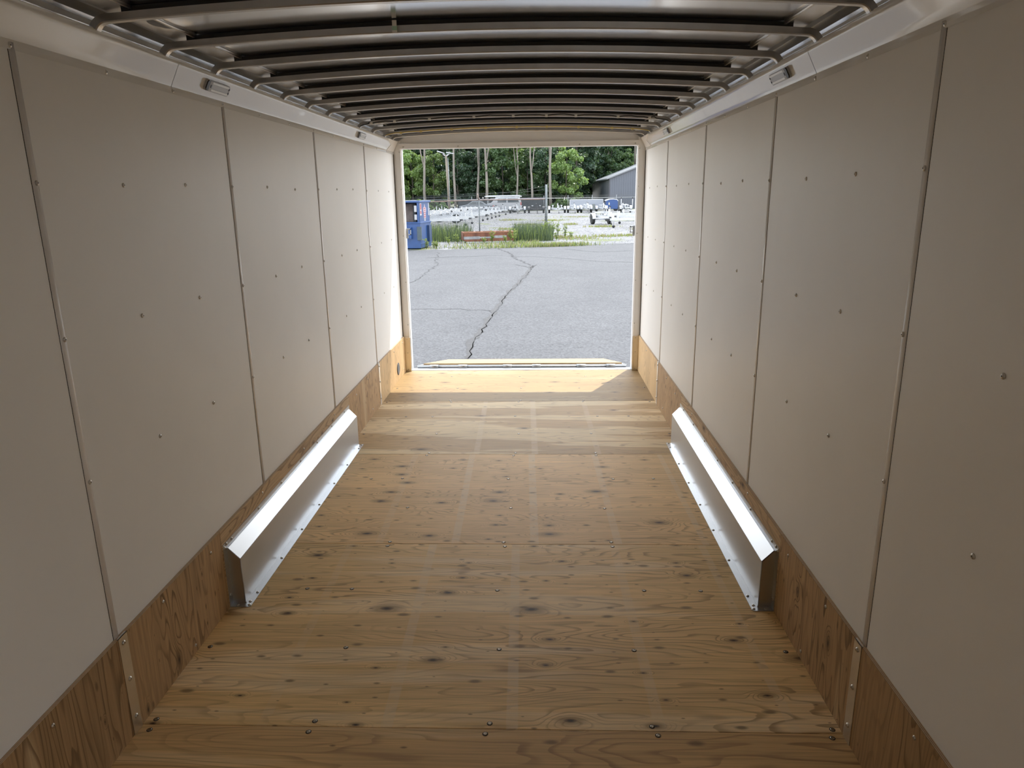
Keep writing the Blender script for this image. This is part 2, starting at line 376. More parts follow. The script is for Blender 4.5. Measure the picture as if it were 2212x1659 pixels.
# ------------------------------------------------------------------ cove trim
CN = Vector((-(CTZ-ZB), 0, -(WW-.0015-CTX))).normalized()     # normal of the right cove face (towards inside)
def cove_pt(s, y, t, off=0.):
    x = (WW-.0015)+(CTX-(WW-.0015))*t; z = ZB+(CTZ-ZB)*t
    return Vector((s*(x+CN.x*off), y, z+CN.z*off))
def cove(s, n):
    tr = struct('trim_%d' % n)
    ys = [Y0, -.54, 1.05, 2.640, 4.228 if s < 0 else 4.240, 5.93, YE]
    for i in range(len(ys)-1):
        a, b = ys[i]+.0016, ys[i+1]-.0016
        mb = MB(); ns = 14
        prof = [(WW-.0018, ZF), (WW-.0020, ZF+.012), (WW-.0016, ZB)]
        prof += [((WW-.0016)+(CTX-WW+.0016)*t, ZB+(CTZ-ZB)*t) for t in (.25, .5, .75, 1.)] + [(CTX+.010, CTZ+.006)]
        vs = []; nn = len(prof)
        for k in range(ns+1):
            y = a+(b-a)*k/ns
            for j, (x, z) in enumerate(prof):
                wv = .0005*math.sin(y*7.3+j*1.1+n)*(1 if 3 <= j <= 5 else 0)
                vs.append((s*(x-wv), y, z))
        fs = []; fl = []
        for k in range(ns):
            for j in range(nn-1): (fl if j < 2 or j > 5 else fs).append((k*nn+j, k*nn+j+1, (k+1)*nn+j+1, (k+1)*nn+j))
        mb.add(vs, fs, 0, True); mb.f += fl; mb.m += [0]*len(fl); mb.sm += [False]*len(fl)
        o = mb.build('cove_panel', M_COVE, tr); md = o.modifiers.new('thick', 'SOLIDIFY'); md.thickness = .0012; md.offset = 1; md.use_rim = False
    for y in [SEAM[2]-.4064*q for q in range(1, 5)]+[1.845, 2.246, 2.648, 3.056, 3.455, 3.86, 4.275, 4.68, 5.08, 5.49, 5.93, 6.3, 6.57]:
        screw(tr, s*(WW-.0019), y, ZF+.010, (-s, 0, 0), SCREW, .95)
    # folded corner cover at the door end
    pts = [(6.20, 1.), (6.40, .52), (6.32, 0.), (YE-.002, 0.), (YE-.002, 1.)]
    o1, o2 = [cove_pt(s, y, t, .004) for y, t in pts], [cove_pt(s, y, t, .0012) for y, t in pts]
    nq = len(pts)
    MB().add(o1+o2, [tuple(range(nq)), tuple(range(nq, 2*nq))[::-1]]+[(i, (i+1) % nq, nq+(i+1) % nq, nq+i) for i in range(nq)]).build('corner_cover', M_TRIM, tr)
    return tr
cove(-1, 1); cove(1, 2)

# ------------------------------------------------------------------ roof: skin, bows, rails
def zbow(x): return 2.140-.031*(x/.95)**2
BOWS = [-1.3, -.93, -.55, -.165, .22, .605, .99, 1.375, 1.757, 2.14, 2.522, 2.905, 3.285, 3.665, 4.045, 4.425, 4.812, 5.2, 5.61, 6.03, 6.36]
ceil_mb = MB(); nx = 28; rows = []
for i in range(len(BOWS)+1):
    a = Y0 if i == 0 else BOWS[i-1]; b = 6.62 if i == len(BOWS) else BOWS[i]
    for k in range(6): rows.append((a+(b-a)*k/6, math.sin(PI*k/6), i))
rows.append((6.62, 0, 0)); vs = []; fs = []
for y, q, i in rows:
    rr = .0045*math.sin(i*2.1)+.006
    for j in range(nx+1):
        x = -1.0+2.0*j/nx
        vs.append((x, y, zbow(x)+.0350-q*rr*(.6+.4*math.cos(x*4+i))*.6+.0015))
for r in range(len(rows)-1):
    for j in range(nx): a = r*(nx+1)+j; fs.append((a, a+1, a+nx+2, a+nx+1))
ceil_mb.add(vs, fs, 0, True)
ceiling = ceil_mb.build('ceiling', M_ALU); ceiling['kind'] = 'structure'
md = ceiling.modifiers.new('thick', 'SOLIDIFY'); md.thickness = .002; md.offset = 1
MB().box(-1.2, 1.2, Y0-.05, 6.72, 2.19, 2.22).build('outer_roof', M_SKIN, ceiling)
path = []
R, XB = .047, 1.077
zc0 = zbow(XB-R)+.011-R; a0 = math.asin((2.0895-zc0)/R)
for j in range(8): a = a0+(PI/2-a0)*j/7; path.append((-(XB-R)-R*math.cos(a), zc0+R*math.sin(a)))
for j in range(1, 20): x = -(XB-R)+2*(XB-R)*j/20; path.append((x, zbow(x)+.011))
path += [(-x, z) for x, z in path[:8][::-1]]
hw, hh = .0130, .011
def bow_mesh():
    mb = MB(); ring = []
    for i, (x, z) in enumerate(path):
        p0, p1 = path[max(i-1, 0)], path[min(i+1, len(path)-1)]
        tx, tz = p1[0]-p0[0], p1[1]-p0[1]; l = math.hypot(tx, tz); nx_, nz_ = -tz/l, tx/l
        c = .003
        for dy, dn in ((-hw, -hh+c), (-hw+c, -hh), (hw-c, -hh), (hw, -hh+c), (hw, hh), (-hw, hh)):
            ring.append((x+nx_*dn, dy, z+nz_*dn))
    m_ = 6; fs = []
    for i in range(len(path)-1):
        for k in range(m_): fs.append((i*m_+k, i*m_+(k+1) % m_, (i+1)*m_+(k+1) % m_, (i+1)*m_+k))
    fs += [tuple(range(m_)), tuple(range((len(path)-1)*m_, len(path)*m_))]
    mb.add(ring, fs, 0, False)
    me = mb.mesh('roof_bow', M_BOW)
    return me
BOWM = bow_mesh()
tp = MB(); n_ = 20
tv = []
for j in range(n_+1):
    x = -.985+1.97*j/n_
    tv += [(x, -.011, zbow(x)+.0218), (x, .011, zbow(x)+.0218), (x, .011, zbow(x)+.0355), (x, -.011, zbow(x)+.0355)]
tp.add(tv, [(j*4+k, j*4+(k+1) % 4, j*4+4+(k+1) % 4, j*4+4+k) for j in range(n_) for k in range(4)]+[(0, 1, 2, 3), (n_*4, n_*4+1, n_*4+2, n_*4+3)])
TAPE = tp.mesh('foam_strip', mat('black_foam', (.012, .013, .016), .7))
for y in BOWS: o = link('roof_bow', BOWM, ceiling, (0, y+hw, 0)); link('foam_strip', TAPE, o)
for s in (-1, 1):
    prof = [(.962, 2.1405), (1.030, 2.1335), (1.034, 2.150), (1.060, 2.158), (1.090, 2.154), (1.115, 2.138), (1.132, 2.112), (1.141, 2.075), (1.144, 1.985)]
    back = [(x+.003, z+.003) for x, z in prof][::-1]
    MB().prism([(s*x, z) for x, z in prof+back], 'Y', Y0, 6.6, smooth=False).build('top_rail', M_RAIL, ceiling)
    MB().box(*sorted((s*.956, s*.9635)), Y0, 6.6, 2.1365, 2.1455).build('rail_flange', M_STRIP, ceiling)
# ------------------------------------------------------------------ rear frame (door opening)
rear = struct('wall_back')
for s in (-1, 1):
    MB().box(*sorted((s*1.050, s*1.20)), 6.612, 6.672, ZK-.012, 2.098).build('door_post', M_TRIM, rear, bevel=.003)
    MB().box(*sorted((s*1.046, s*1.052)), 6.640, 6.705, 0., 2.045).build('door_seal', mat('white_seal', (.86, .87, .88), .4), rear)
    MB().box(*sorted((s*1.0475, s*1.115)), 6.606, 6.674, .001, ZK-.010).build('post_cover', M_STRIP, rear, bevel=.002)
    for z in (.02, .18, .315): screw(rear, s*1.075, 6.606, z, (0, -1, 0), SCREW, .8)
    for z in (.45, .85, 1.27, 1.68, 2.0): screw(rear, s*1.06, 6.612, z, (0, -1, 0), SCREW, .8)
    lb = MB().box(*sorted((s*1.05, s*1.030)), 6.688, 6.694, 1.245, 1.335)
    lb.box(*sorted((s*1.032, s*1.004)), 6.672, 6.692, 1.322, 1.332).box(*sorted((s*1.010, s*1.004)), 6.672, 6.692, 1.275, 1.332).box(*sorted((s*1.032, s*1.004)), 6.672, 6.692, 1.275, 1.283)
    lb.build('latch_bracket', M_STEEL, rear)
MB().box(-1.06, 1.06, 6.60, 6.70, 2.026, 2.072).build('header_beam', M_TRIM, rear, bevel=.004)
MB().prism([(-1.1, 2.072)]+[(x/10, zbow(x/10)+.03) for x in range(-10, 11)]+[(1.1, 2.072)], 'Y', 6.625, 6.64).build('header_panel', M_TRIM, rear)
MB().box(-1.2, 1.2, 6.66, 6.72, 2.05, 2.22).build('header_cap', M_SKIN, rear)
for x in (-1.02, -.535, 0., .535, 1.02): screw(rear, x, 6.60, 2.04, (0, -1, 0), SCREW, 1.1)
MB().box(-1.045, 1.045, 6.633, 6.722, -.10, .003).build('door_sill', M_STEEL, rear, bevel=.002)

# ------------------------------------------------------------------ ramp door, lowered onto the asphalt
ramp = struct('door_1', (0, 6.735, .012))
RA = math.atan2(.403, 1.95)
ramp.rotation_euler = (-RA, 0, 0)
RW = plywood('ramp_plywood', 'X', 6.1, (.34, .23, .11), (.21, .125, .055), (.38, .28, .15), .2, 1., 4., .4, .6, .06)
MB().box(-.965, .978, .068, 2.06, .014, .030).build('ramp_deck', RW, ramp, center=True)
MB().box(-1.02, 1.02, .020, 2.05, -.035, .0135).build('ramp_frame', M_SKIN, ramp)
MB().box(-1.015, 1.018, .020, .060, -.035, .016).build('ramp_edge', M_STEEL, ramp, bevel=.003)
MB().tube([(-1.01, 0, 0), (1.01, 0, 0)], .012, 10).build('hinge_rod', M_STEEL, ramp)
for x in (-.849, -.569, -.135, .146, .577, .863):
    h = MB().tube([(x-.042, 0, 0), (x+.042, 0, 0)], .021, 12).box(x-.042, x+.042, .0, .058, .005, .019); h.build('hinge_knuckle', M_STEEL, ramp)

# ------------------------------------------------------------------ wheel boxes
def wheel_box(s, label, ya, yb):
    t = thing('wheel_box', label, 'wheel box', (s*WK, (ya+yb)/2, 0), group=None)
    L = (yb-ya)/2
    X = lambda x: s*(x-WK)      # local x, from absolute distance to the centre line
    fx, zt0, zt1, th = 1.050, .205, .252, .002
    a, b = -L+.030, L-.016
    # front face with floor flange, sloped top with wall flange, two ends
    MB().add([(X(fx), a, .002), (X(fx), b, .002), (X(fx), b, zt0), (X(fx), a, zt0)], [(0, 1, 2, 3)]).build('face', M_BOX, t).modifiers.new('t', 'SOLIDIFY').thickness = th
    MB().add([(X(fx), a, zt0), (X(fx), b, zt0), (X(WK-.008), b, zt1), (X(WK-.008), a, zt1)], [(0, 1, 2, 3)]).build('sloped_top', M_BOX, t).modifiers.new('t', 'SOLIDIFY').thickness = th
    MB().box(*sorted((X(WK-.008), X(WK-.0005))), a-.002, b, zt1-.004, zt1+.001).box(*sorted((X(WK-.0025), X(WK-.0003))), -L, L, zt1-.004, .278).build('wall_flange', M_BOX, t)
    fl = MB(); c = .008
    pts = [(X(1.0185), -L+c), (X(1.0185+c), -L), (X(WK-.001), -L), (X(WK-.001), -L+.03), (X(fx), -L+.03), (X(fx), L-.014), (X(1.0185), L)]
    fl.prism(pts, 'Z', .0006, .0026).build('floor_flange', M_BOX, t)
    MB().box(*sorted((X(fx-.0005), X(fx-.004))), a, b, .0026, .006).build('flange_bend', M_BOX, t)
    for yy, nm in ((a, 'end_cap'), (b, 'end_cap')):
        MB().prism([(X(fx+.001), .002), (X(WK-.001), .002), (X(WK-.001), zt1-.002), (X(WK-.008), zt1-.002), (X(fx+.001), zt0-.002)], 'Y', yy-.001, yy+.0012).build(nm, M_BOX, t)
    MB().box(*sorted((X(WK-.0025), X(WK-.0003))), -L, a, .0026, zt1).build('end_flange', M_BOX, t)
    MB().tube([(X(fx), a-.001, .01), (X(fx), a-.001, zt0)], .0022, 6).build('weld_bead', M_STEEL, t)
    n = 7
    for i in range(n):
        y = -L+.11+(2*L-.20)*i/(n-1)
        screw(t, X(1.0305), y, .0026, (0, 0, 1), SCREW, .9); screw(t, X(WK-.0025), y-.03, .268, (-s, 0, 0), SCREW, .9)
    for x, y, z, nn in ((1.028, -L+.014, .0026, (0, 0, 1)), (1.034, -L+.040, .0026, (0, 0, 1)), (1.075, -L+.012, .0026, (0, 0, 1)), (WK-.0025, -L+.010, .262, (-s, 0, 0)), (WK-.0025, -L+.030, .270, (-s, 0, 0)), (WK-.0025, -L+.013, .05, (-s, 0, 0)), (1.03, L-.02, .0026, (0, 0, 1))):
        screw(t, X(x), y, z, nn, SCREW, .9)
    return t
wheel_box(-1, 'long bright aluminium wheel well box along the kick board that has the round vent', 2.560, 4.538)
wheel_box(1, 'long bright aluminium wheel well box along the kick board without a round vent', 2.558, 4.560)

# ------------------------------------------------------------------ dome lights on the cove
M_LGREY = mat('light_grey_plastic', (.42, .42, .43), .4); M_LBLK = mat('black_plastic', (.03, .03, .035), .4)
M_LENS = mat('lamp_lens', (.88, .87, .80), .2, coat=.5); M_LENSD = mat('lamp_recess', (.55, .56, .56), .25)
def dome(s, y, label):
    o = cove_pt(s, y, .48, .0012); n = Vector((s*CN.x, 0, CN.z)); up = (cove_pt(s, 0, 1)-cove_pt(s, 0, 0)).normalized(); ax = up.cross(n)
    t = thing('dome_light', label, 'lamp')
    t.matrix_world = Matrix(((ax.x, up.x, n.x, o.x), (ax.y, up.y, n.y, o.y), (ax.z, up.z, n.z, o.z), (0, 0, 0, 1)))
    k = 1 if ax.y > 0 else -1           # near end is -k
    def rr(x0, x1, y0, y1, z0, z1, c): # plate with clipped corners
        return MB().prism([(x0+c, y0), (x1-c, y0), (x1, y0+c), (x1, y1-c), (x1-c, y1), (x0+c, y1), (x0, y1-c), (x0, y0+c)], 'Z', z0, z1)
    rr(-.104, .104, -.021, .021, 0, .010, .010).build('housing', M_LGREY, t, bevel=.001)
    rr(*sorted((-k*.104, -k*.084)), -.0195, .0195, .009, .0135, .007).build('switch_end', M_LBLK, t)
    sw = rr(*sorted((-k*.083, -k*.060)), -.0185, .0185, .010, .013, .003).build('switch', M_LGREY, t)
    MB().box(*sorted((-k*.076, -k*.068)), -.006, .006, .013, .0142).build('switch_mark', M_LBLK, sw)
    MB().box(*sorted((-k*.058, k*.085)), -.009, .009, .010, .0108).build('reflector', M_LENSD, t)
    for q in (-1, 1): MB().box(*sorted((-k*.058, k*.086)), *sorted((q*.0098, q*.0175)), .010, .0125).build('lens_strip', M_LENS, t)
    for q in (-1, 1): MB().lathe([(.004, .010), (.003, .012)], 8, 'Z', (k*.095, q*.008, 0)).build('screw', M_LBLK, t)
    return t
dome(-1, 2.965, 'slim grey dome light on the white cove far from the door, on the vent side')
dome(1, 2.950, 'slim grey dome light on the white cove far from the door, opposite the vent side')
dome(-1, 5.340, 'slim grey dome light on the white cove near the door, above the vent side')
dome(1, 5.430, 'slim grey dome light on the white cove near the door, opposite the vent side')

# ------------------------------------------------------------------ vent in the kick board
v = thing('floor_vent', 'small round black louvred vent in the plywood kick board beside the door', 'vent', (-WK, 6.245, .112))
MB().lathe([(.056, 0), (.056, .003), (.050, .005), (.048, .003)], 24, 'X').build('ring', M_LBLK, v)
for k in range(-4, 5):
    hw_ = math.sqrt(max(.047**2-(k*.0105)**2, 1e-4))
    MB().box(.002, .006, -hw_, hw_, k*.0105-.0022, k*.0105+.0022).build('louvre', mat('vent_grey', (.16, .16, .15), .4), v)

# ------------------------------------------------------------------ cables clipped to the roof bows
def cable(y, color, xs, label, sag):
    t = thing('roof_cable', label, 'cable', (0, y, 0)); pts = []
    m = mat('cable_'+label.split()[0], color, .4)
    xx = [-1.0]+[x for x in xs]+[.98]
    for a, b in zip(xx[:-1], xx[1:]):
        for k in range(5):
            x = a+(b-a)*k/5; pts.append((x, -.006, zbow(x)+.004+sag*math.sin(PI*k/5)*random.uniform(.5, 1.2)))
    pts.append((xx[-1], -.006, zbow(xx[-1])+.004))
    pts = [(-1.058, -.004, 2.096), (-1.035, -.006, 2.103)]+pts+[(1.035, -.006, 2.103), (1.058, -.004, 2.096)]
    MB().tube(pts, .0035, 6).build('wire', m, t)
    for x in xs:
        c = MB().box(x-.009, x+.009, -.012, -.0008, zbow(x)-.004, zbow(x)+.012)
        c.build('clip', mat('clip_'+label.split()[0], (.85, .84, .80) if color[0] < .2 else (.72, .58, .22), .3), t)
    return t
cable(5.2, (.02, .02, .022), (-.98, -.818, -.576, -.269, .001, .228, .429, .716, .93), 'black wire with pale clips running along a roof bow', .012)
cable(6.03, (.62, .47, .12), (-.93, -.768, -.52, -.247, .001, .24, .492, .758, .92), 'yellow wire with clips along the roof bow near the door', .004)
tg = thing('roof_tag', 'small white and green paper tag hanging from the metal roof', 'tag', (-.29, 2.500, 2.170))
MB().box(-.007, .007, -.001, .001, -.018, .0).build('paper', mat('tag_paper', (.86, .87, .84), .6), tg)
MB().box(-.008, .008, -.0015, .0015, -.030, -.0175).build('green_band', mat('tag_green', (.45, .72, .58), .6), tg)
MB().box(-.008, .008, -.001, .001, -.036, -.030).build('paper_tip', mat('tag_paper', (.86, .87, .84), .6), tg)

# ================================================================== OUTSIDE
def ground_mat(name, c1, c2, sc1, sc2, rough=.9, bump=.4, bs=60., dist=.02, patch=None):
    m = bpy.data.materials.new(name); m.use_nodes = True; T = m.node_tree; N = new_nodes(T)
    tc = N('ShaderNodeTexCoord')
    a = N('ShaderNodeTexNoise', Vector=tc.outputs['Object'], Scale=sc1, Detail=5.0, Roughness=.6)
    b = N('ShaderNodeTexVoronoi', Vector=tc.outputs['Object'], Scale=sc2)
    f = N('ShaderNodeMapRange', Value=a.outputs[0]); f.inputs[1].default_value = .3; f.inputs[2].default_value = .7
    mx = N('ShaderNodeMixRGB', i0=f.outputs[0]); mx.inputs[1].default_value = (*c1, 1); mx.inputs[2].default_value = (*c2, 1)
    sp = N('ShaderNodeSeparateColor', i0=b.outputs['Color'])
    g_ = N('ShaderNodeMapRange', Value=sp.outputs[0]); g_.inputs[3].default_value = .62; g_.inputs[4].default_value = 1.38
    mm = N('ShaderNodeMixRGB', _blend_type='MULTIPLY', i0=1.0, i1=mx.outputs[0], i2=g_.outputs[0]); out = mm.outputs[0]
    if patch:
        pn = N('ShaderNodeTexNoise', Vector=tc.outputs['Object'], Scale=patch[1], Detail=4.0)
        pf = N('ShaderNodeMapRange', Value=pn.outputs[0]); pf.inputs[1].default_value = patch[2]; pf.inputs[2].default_value = patch[2]+.06
        px = N('ShaderNodeMixRGB', i0=pf.outputs[0], i1=out); px.inputs[2].default_value = (*patch[0], 1); out = px.outputs[0]
    bs_ = N('ShaderNodeBsdfPrincipled', Roughness=rough); T.links.new(out, bs_.inputs['Base Color'])
    bp = N('ShaderNodeBump', Height=b.outputs['Distance'], Strength=bump, Distance=dist); T.links.new(bp.outputs[0], bs_.inputs['Normal'])
    N('ShaderNodeOutputMaterial', Surface=bs_.outputs[0]); return m
M_ASPH = ground_mat('aged_asphalt', (.057, .057, .0585), (.073, .0728, .0738), .9, 42., .85, .25, dist=.004)
M_GRAV = ground_mat('pale_gravel', (0.125, 0.125, 0.125), (0.168, 0.165, 0.160), .5, 7., .95, .6, dist=.03, patch=((0.112, 0.125, 0.050), .35, .60))
M_FIELD = ground_mat('yard_soil', (0.106, 0.106, 0.073), (0.119, 0.125, 0.059), .2, 5., .95, .5)
edge = [(-60, 27.2), (-8, 27.9), (-4.9, 28.1), (-3.5, 28.0), (-2.2, 28.45), (-1.0, 28.8), (.2, 29.0), (1.25, 29.6), (2.6, 30.2), (4.1, 30.6), (8, 31.4), (60, 34)]
MB().prism([(-60, -40), (60, -40)]+edge[::-1], 'Z', G-.2, G).build('asphalt_ground', M_ASPH)['kind'] = 'structure'
MB().prism(edge+[(60, 93), (-60, 93)], 'Z', G-.2, G+.004).build('gravel_ground', M_GRAV)['kind'] = 'structure'
MB().box(-150, 150, 93, 260, G-.2, G+.01).build('wood_ground', M_FIELD)['kind'] = 'structure'
ground = bpy.data.objects['asphalt_ground']
M_CRACK = mat('asphalt_crack', (.034, .033, .032), .95, noise=.3, nscale=30)
M_SEAL = mat('crack_sealant', (.055, .053, .051), .9, noise=.25, nscale=25)
def crack(pts, w, m, jag=.05):
    mb = MB(); P = [Vector((x, y, 0)) for x, y in pts]; L = []
    for a, b in zip(P[:-1], P[1:]):
        n = max(2, int((b-a).length/.22))
        for k in range(n):
            L.append(a+(b-a)*k/n+Vector((random.uniform(-jag, jag), random.uniform(-jag, jag), 0)))
    L.append(P[-1]); vs = []
    for i, p in enumerate(L):
        t = (L[min(i+1, len(L)-1)]-L[max(i-1, 0)]).normalized(); nrm = Vector((-t.y, t.x, 0)); q = w*random.uniform(.45, 1.2)
        vs += [p+nrm*q+Vector((0, 0, G+.003)), p-nrm*q+Vector((0, 0, G+.003))]
    mb.add(vs, [(2*i, 2*i+1, 2*i+3, 2*i+2) for i in range(len(L)-1)]).build('crack', m, ground)
main = [(-.751, 8.978), (-.799, 10.19), (-.683, 11.976), (-.537, 14.812), (-.119, 19.281), (-.012, 21.465)]
crack(main, .055, M_SEAL, .04); crack([(x+.03, y) for x, y in main], .008, M_CRACK, .035)
crack([(-.012, 21.465), (-.557, 23.567), (-.899, 26.498), (-1.374, 28.3)], .035, M_CRACK, .08)
crack([(-2.8, 13.25), (-2.192, 13.165), (-1.32, 13.12), (-.702, 12.872)], .012, M_CRACK)
crack([(-3.6, 15.6), (-2.89, 17.232), (-2.884, 21.206), (-3.591, 26.877)], .018, M_CRACK, .08)
crack([(-.528, 21.666), (-.073, 20.778), (.126, 21.595)], .03, M_CRACK)
crack([(-3.6, 24.5), (-1.4, 25.1), (.4, 24.2), (2.2, 22.4), (3.4, 21.9)], .02, M_CRACK, .1)
crack([(1.2, 27.8), (2.3, 26.2), (3.6, 26.6)], .025, M_CRACK, .1)
# loose stones on the gravel verge
mb = MB()
for i in range(5200):
    y = 29.2+random.random()**1.8*30; x = random.uniform(-7, 9)
    if y < 31.0 and x > .5 and y < 29.2+.35*x: continue
    r = random.uniform(.012, .035)*(1+.02*(y-29)); a = random.random()*6.28
    c, s_ = math.cos(a)*r, math.sin(a)*r
    mb.add([(x+c, y+s_, G), (x-s_, y+c, G), (x-c, y-s_, G), (x+s_, y-c, G), (x, y, G+r*random.uniform(.7, 1.1))], [(0, 1, 4), (1, 2, 4), (2, 3, 4), (3, 0, 4)], random.randrange(3))
st_o = mb.build('gravel_stones', [mat('stone_a', (0.178, 0.178, 0.175)), mat('stone_b', (0.112, 0.112, 0.115)), mat('stone_c', (0.238, 0.234, 0.224))])
tag(st_o, 'loose pale grey gravel stones beyond the asphalt edge', 'gravel', kind='stuff')
def litter(x, y, r, label):
    o = MB().lathe([(r, 0), (r*1.2, r*.5), (r*.6, r), (r*.2, r*1.1)], 7, 'Z', (0, 0, 0)).build('stone', mat('litter_white', (0.495, 0.495, 0.482))); o.location = (x, y, G)
    tag(o, label, 'stone')
litter(2.55, 17.4, .045, 'small white stone lying on the bare grey asphalt')

# ---- grass and weeds
M_GD = mat('dark_grass', (0.050, 0.075, 0.036), .6, noise=.35, nscale=3, trans=(0.069, 0.099, 0.039))
M_GL = mat('bright_grass', (0.149, 0.198, 0.050), .6, noise=.3, nscale=3, trans=(0.217, 0.277, 0.060))
M_GY = mat('dry_grass', (0.247, 0.237, 0.118), .7, noise=.25, nscale=3, trans=(0.258, 0.237, 0.099))
def blade(mb, x, y, h, w, mi, lean=.35, z=G):
    a = random.random()*6.28; dx, dy = math.cos(a), math.sin(a); l = h*random.uniform(.05, lean); b = random.random()*6.28
    lx, ly = math.cos(b)*l, math.sin(b)*l
    mb.add([(x-dx*w, y-dy*w, z), (x+dx*w, y+dy*w, z), (x+lx*.4+dx*w*.7, y+ly*.4+dy*w*.7, z+h*.55), (x+lx*.4-dx*w*.7, y+ly*.4-dy*w*.7, z+h*.55), (x+lx, y+ly, z+h)], [(0, 1, 2, 3), (3, 2, 4)], mi)
def grass(name, label, n, place, mats):
    mb = MB()
    for i in range(n):
        x, y, h, w, mi = place(); blade(mb, x, y, h, w, mi)
    tag(mb.build(name, mats), label, 'grass', kind='stuff')
grass('tall_grass', 'tall dark green grass growing along the foot of the chain link fence', 4200,
      lambda: (random.uniform(-6.6, -3.15) if random.random() < .55 else random.uniform(-1.0, .85), random.uniform(32.4, 37.2), random.uniform(.3, .85), .012, 0 if random.random() < .85 else 1), [M_GD, M_GL])
def _verge():
    x = random.triangular(-4.6, 2.6, -1.0) if random.random() < .6 else random.gauss(.7, .8); y = 28.35+.42*max(0, x+2.0)*.6+random.random()**1.5*(3.2 if x < .2 else 1.3)
    return (x, y, random.uniform(.05, .2), .012, random.choice((1, 1, 2, 2, 0)))
grass('verge_grass', 'short yellow green grass along the asphalt edge', 2600, _verge, [M_GD, M_GL, M_GY])
def _strip():
    c = random.choice(((2.0, 34.0, 1.2, .9), (1.3, 35.2, .8, .9), (3.6, 35.6, 1.4, .4), (5.2, 36.0, 1.2, .35), (4.2, 46, 1., .6), (1.2, 58, 1.2, 1.), (3.3, 66, 2., 1.), (6.2, 42, .8, .7), (-1.6, 44, .8, .8), (-.6, 50, 1., 1.), (2.4, 50, .5, .6), (-2.2, 60, 1.2, 1.)))
    return (random.gauss(c[0], c[2]*.5), random.gauss(c[1], c[3]*.7), random.uniform(.04, .16), .022, random.choice((1, 2, 2)))
grass('gravel_grass', 'thin tufts of yellow green grass scattered over the gravel', 2600, _strip, [M_GD, M_GL, M_GY])
def weed(x, y, h, label, mats=(1, 1), n=26, spread=.22, group='green weeds by the asphalt edge'):
    t = thing('weed_plant', label, 'weed', (x, y, G), group=group)
    a = MB(); b = MB()
    for i in range(6):
        an = random.random()*6.28; q = spread*.6*random.random(); hh = h*random.uniform(.55, 1.)
        a.tube([(0, 0, 0), (math.cos(an)*q*.5, math.sin(an)*q*.5, hh*.5), (math.cos(an)*q, math.sin(an)*q, hh)], .006, 4)
        for k in range(n//4):
            f = random.uniform(.25, 1.); px, py, pz = math.cos(an)*q*f, math.sin(an)*q*f, hh*f
            e2 = random.random()*6.28; ll = random.uniform(.05, .12)*(.6+h); dx, dy = math.cos(e2)*ll, math.sin(e2)*ll
            b.add([(px, py, pz), (px+dx*.5-dy*.3, py+dy*.5+dx*.3, pz+ll*.4), (px+dx, py+dy, pz+ll*.25), (px+dx*.5+dy*.3, py+dy*.5-dx*.3, pz+ll*.4)], [(0, 1, 2, 3)])
    a.build('stems', M_GL, t); b.build('leaves', M_GL, t)
WL1, WL2, WL3 = 'leafy green weed growing beside the rusty trough', 'leafy green weed at the foot of the blue dumpster', 'tall green weed clump beside the end post of the chain link fence'
for x, y, h in ((-3.35, 31.7, .45), (-3.7, 31.2, .35), (-2.2, 31.6, .35), (-1.85, 31.7, .55), (-1.05, 31.9, .75), (-1.25, 31.6, .4), (-.85, 31.5, .5), (-.9, 32.3, .65)): weed(x, y, h, WL1)
for x, y, h in ((-4.25, 28.5, .45), (-4.05, 29.2, .3), (-3.9, 28.9, .3)): weed(x, y, h, WL2, group='weeds by the dumpster')
for x, y, h in ((.35, 34.6, .75), (.55, 34.0, .85), (.85, 34.4, .9), (1.1, 34.8, .8), (1.45, 35.0, .7), (.1, 33.4, .5), (1.7, 34.2, .4), (1.0, 33.2, .35)): weed(x, y, h, WL3, group='weeds by the fence post')

# ---- blue dumpster
M_BLUE = mat('dumpster_blue', (0.013, 0.050, 0.155), .45, noise=.18, nscale=5, bump=.08, bscale=6)
M_RUSTI = mat('dumpster_inside', (0.106, 0.086, 0.079), .8, noise=.4, nscale=6)
M_DK = mat('post_dark_grey', (0.033, 0.036, 0.040), .8)  # plain dark grey for the post inside the dumpster
M_WHT = mat('sticker_white', (0.330, 0.330, 0.337), .5); M_RED = mat('sticker_red', (0.251, 0.040, 0.053), .5)
d = thing('dumpster', 'blue steel front load dumpster with open front and white red stickers', 'dumpster', (-4.44, 28.39, G), -.125)
# local: corner nearest the camera at origin; box runs to -x and +y
W_, D_, H1, H2 = 2.1, 1.55, 1.02, 1.86
MB().box(-W_, 0, 0, D_, .04, H1).build('lower_body', M_BLUE, d, bevel=.02)
MB().box(-W_-.02, .02, -.02, D_+.02, H1-.03, H1+.03).build('rim', M_BLUE, d, bevel=.01)
MB().box(-.06, -.02, .02, D_-.05, H1, H2-.06).build('side_panel', M_BLUE, d)
MB().box(-W_+.02, -W_+.06, .02, D_-.05, H1, H2-.06).build('side_panel', M_BLUE, d)
MB().box(-W_+.02, -.02, D_-.09, D_-.05, H1, H2-.06).build('back_panel', M_BLUE, d)
MB().box(-W_+.06, -.40, .55, .60, H1, H2-.12).build('inner_panel', M_RUSTI, d)
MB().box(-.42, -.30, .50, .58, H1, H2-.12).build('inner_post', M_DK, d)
MB().box(-.10, -.02, .0, .08, H1, H2-.06).build('corner_post', M_BLUE, d)
MB().box(-W_, 0.02, -.02, D_+.02, H2-.07, H2).build('lid', M_BLUE, d, bevel=.01)
MB().box(-.22, -.12, .02, .04, H1+.12, H1+.32).box(-.22, -.12, .02, .04, H1+.42, H1+.66).build('notice_plate', M_WHT, d)
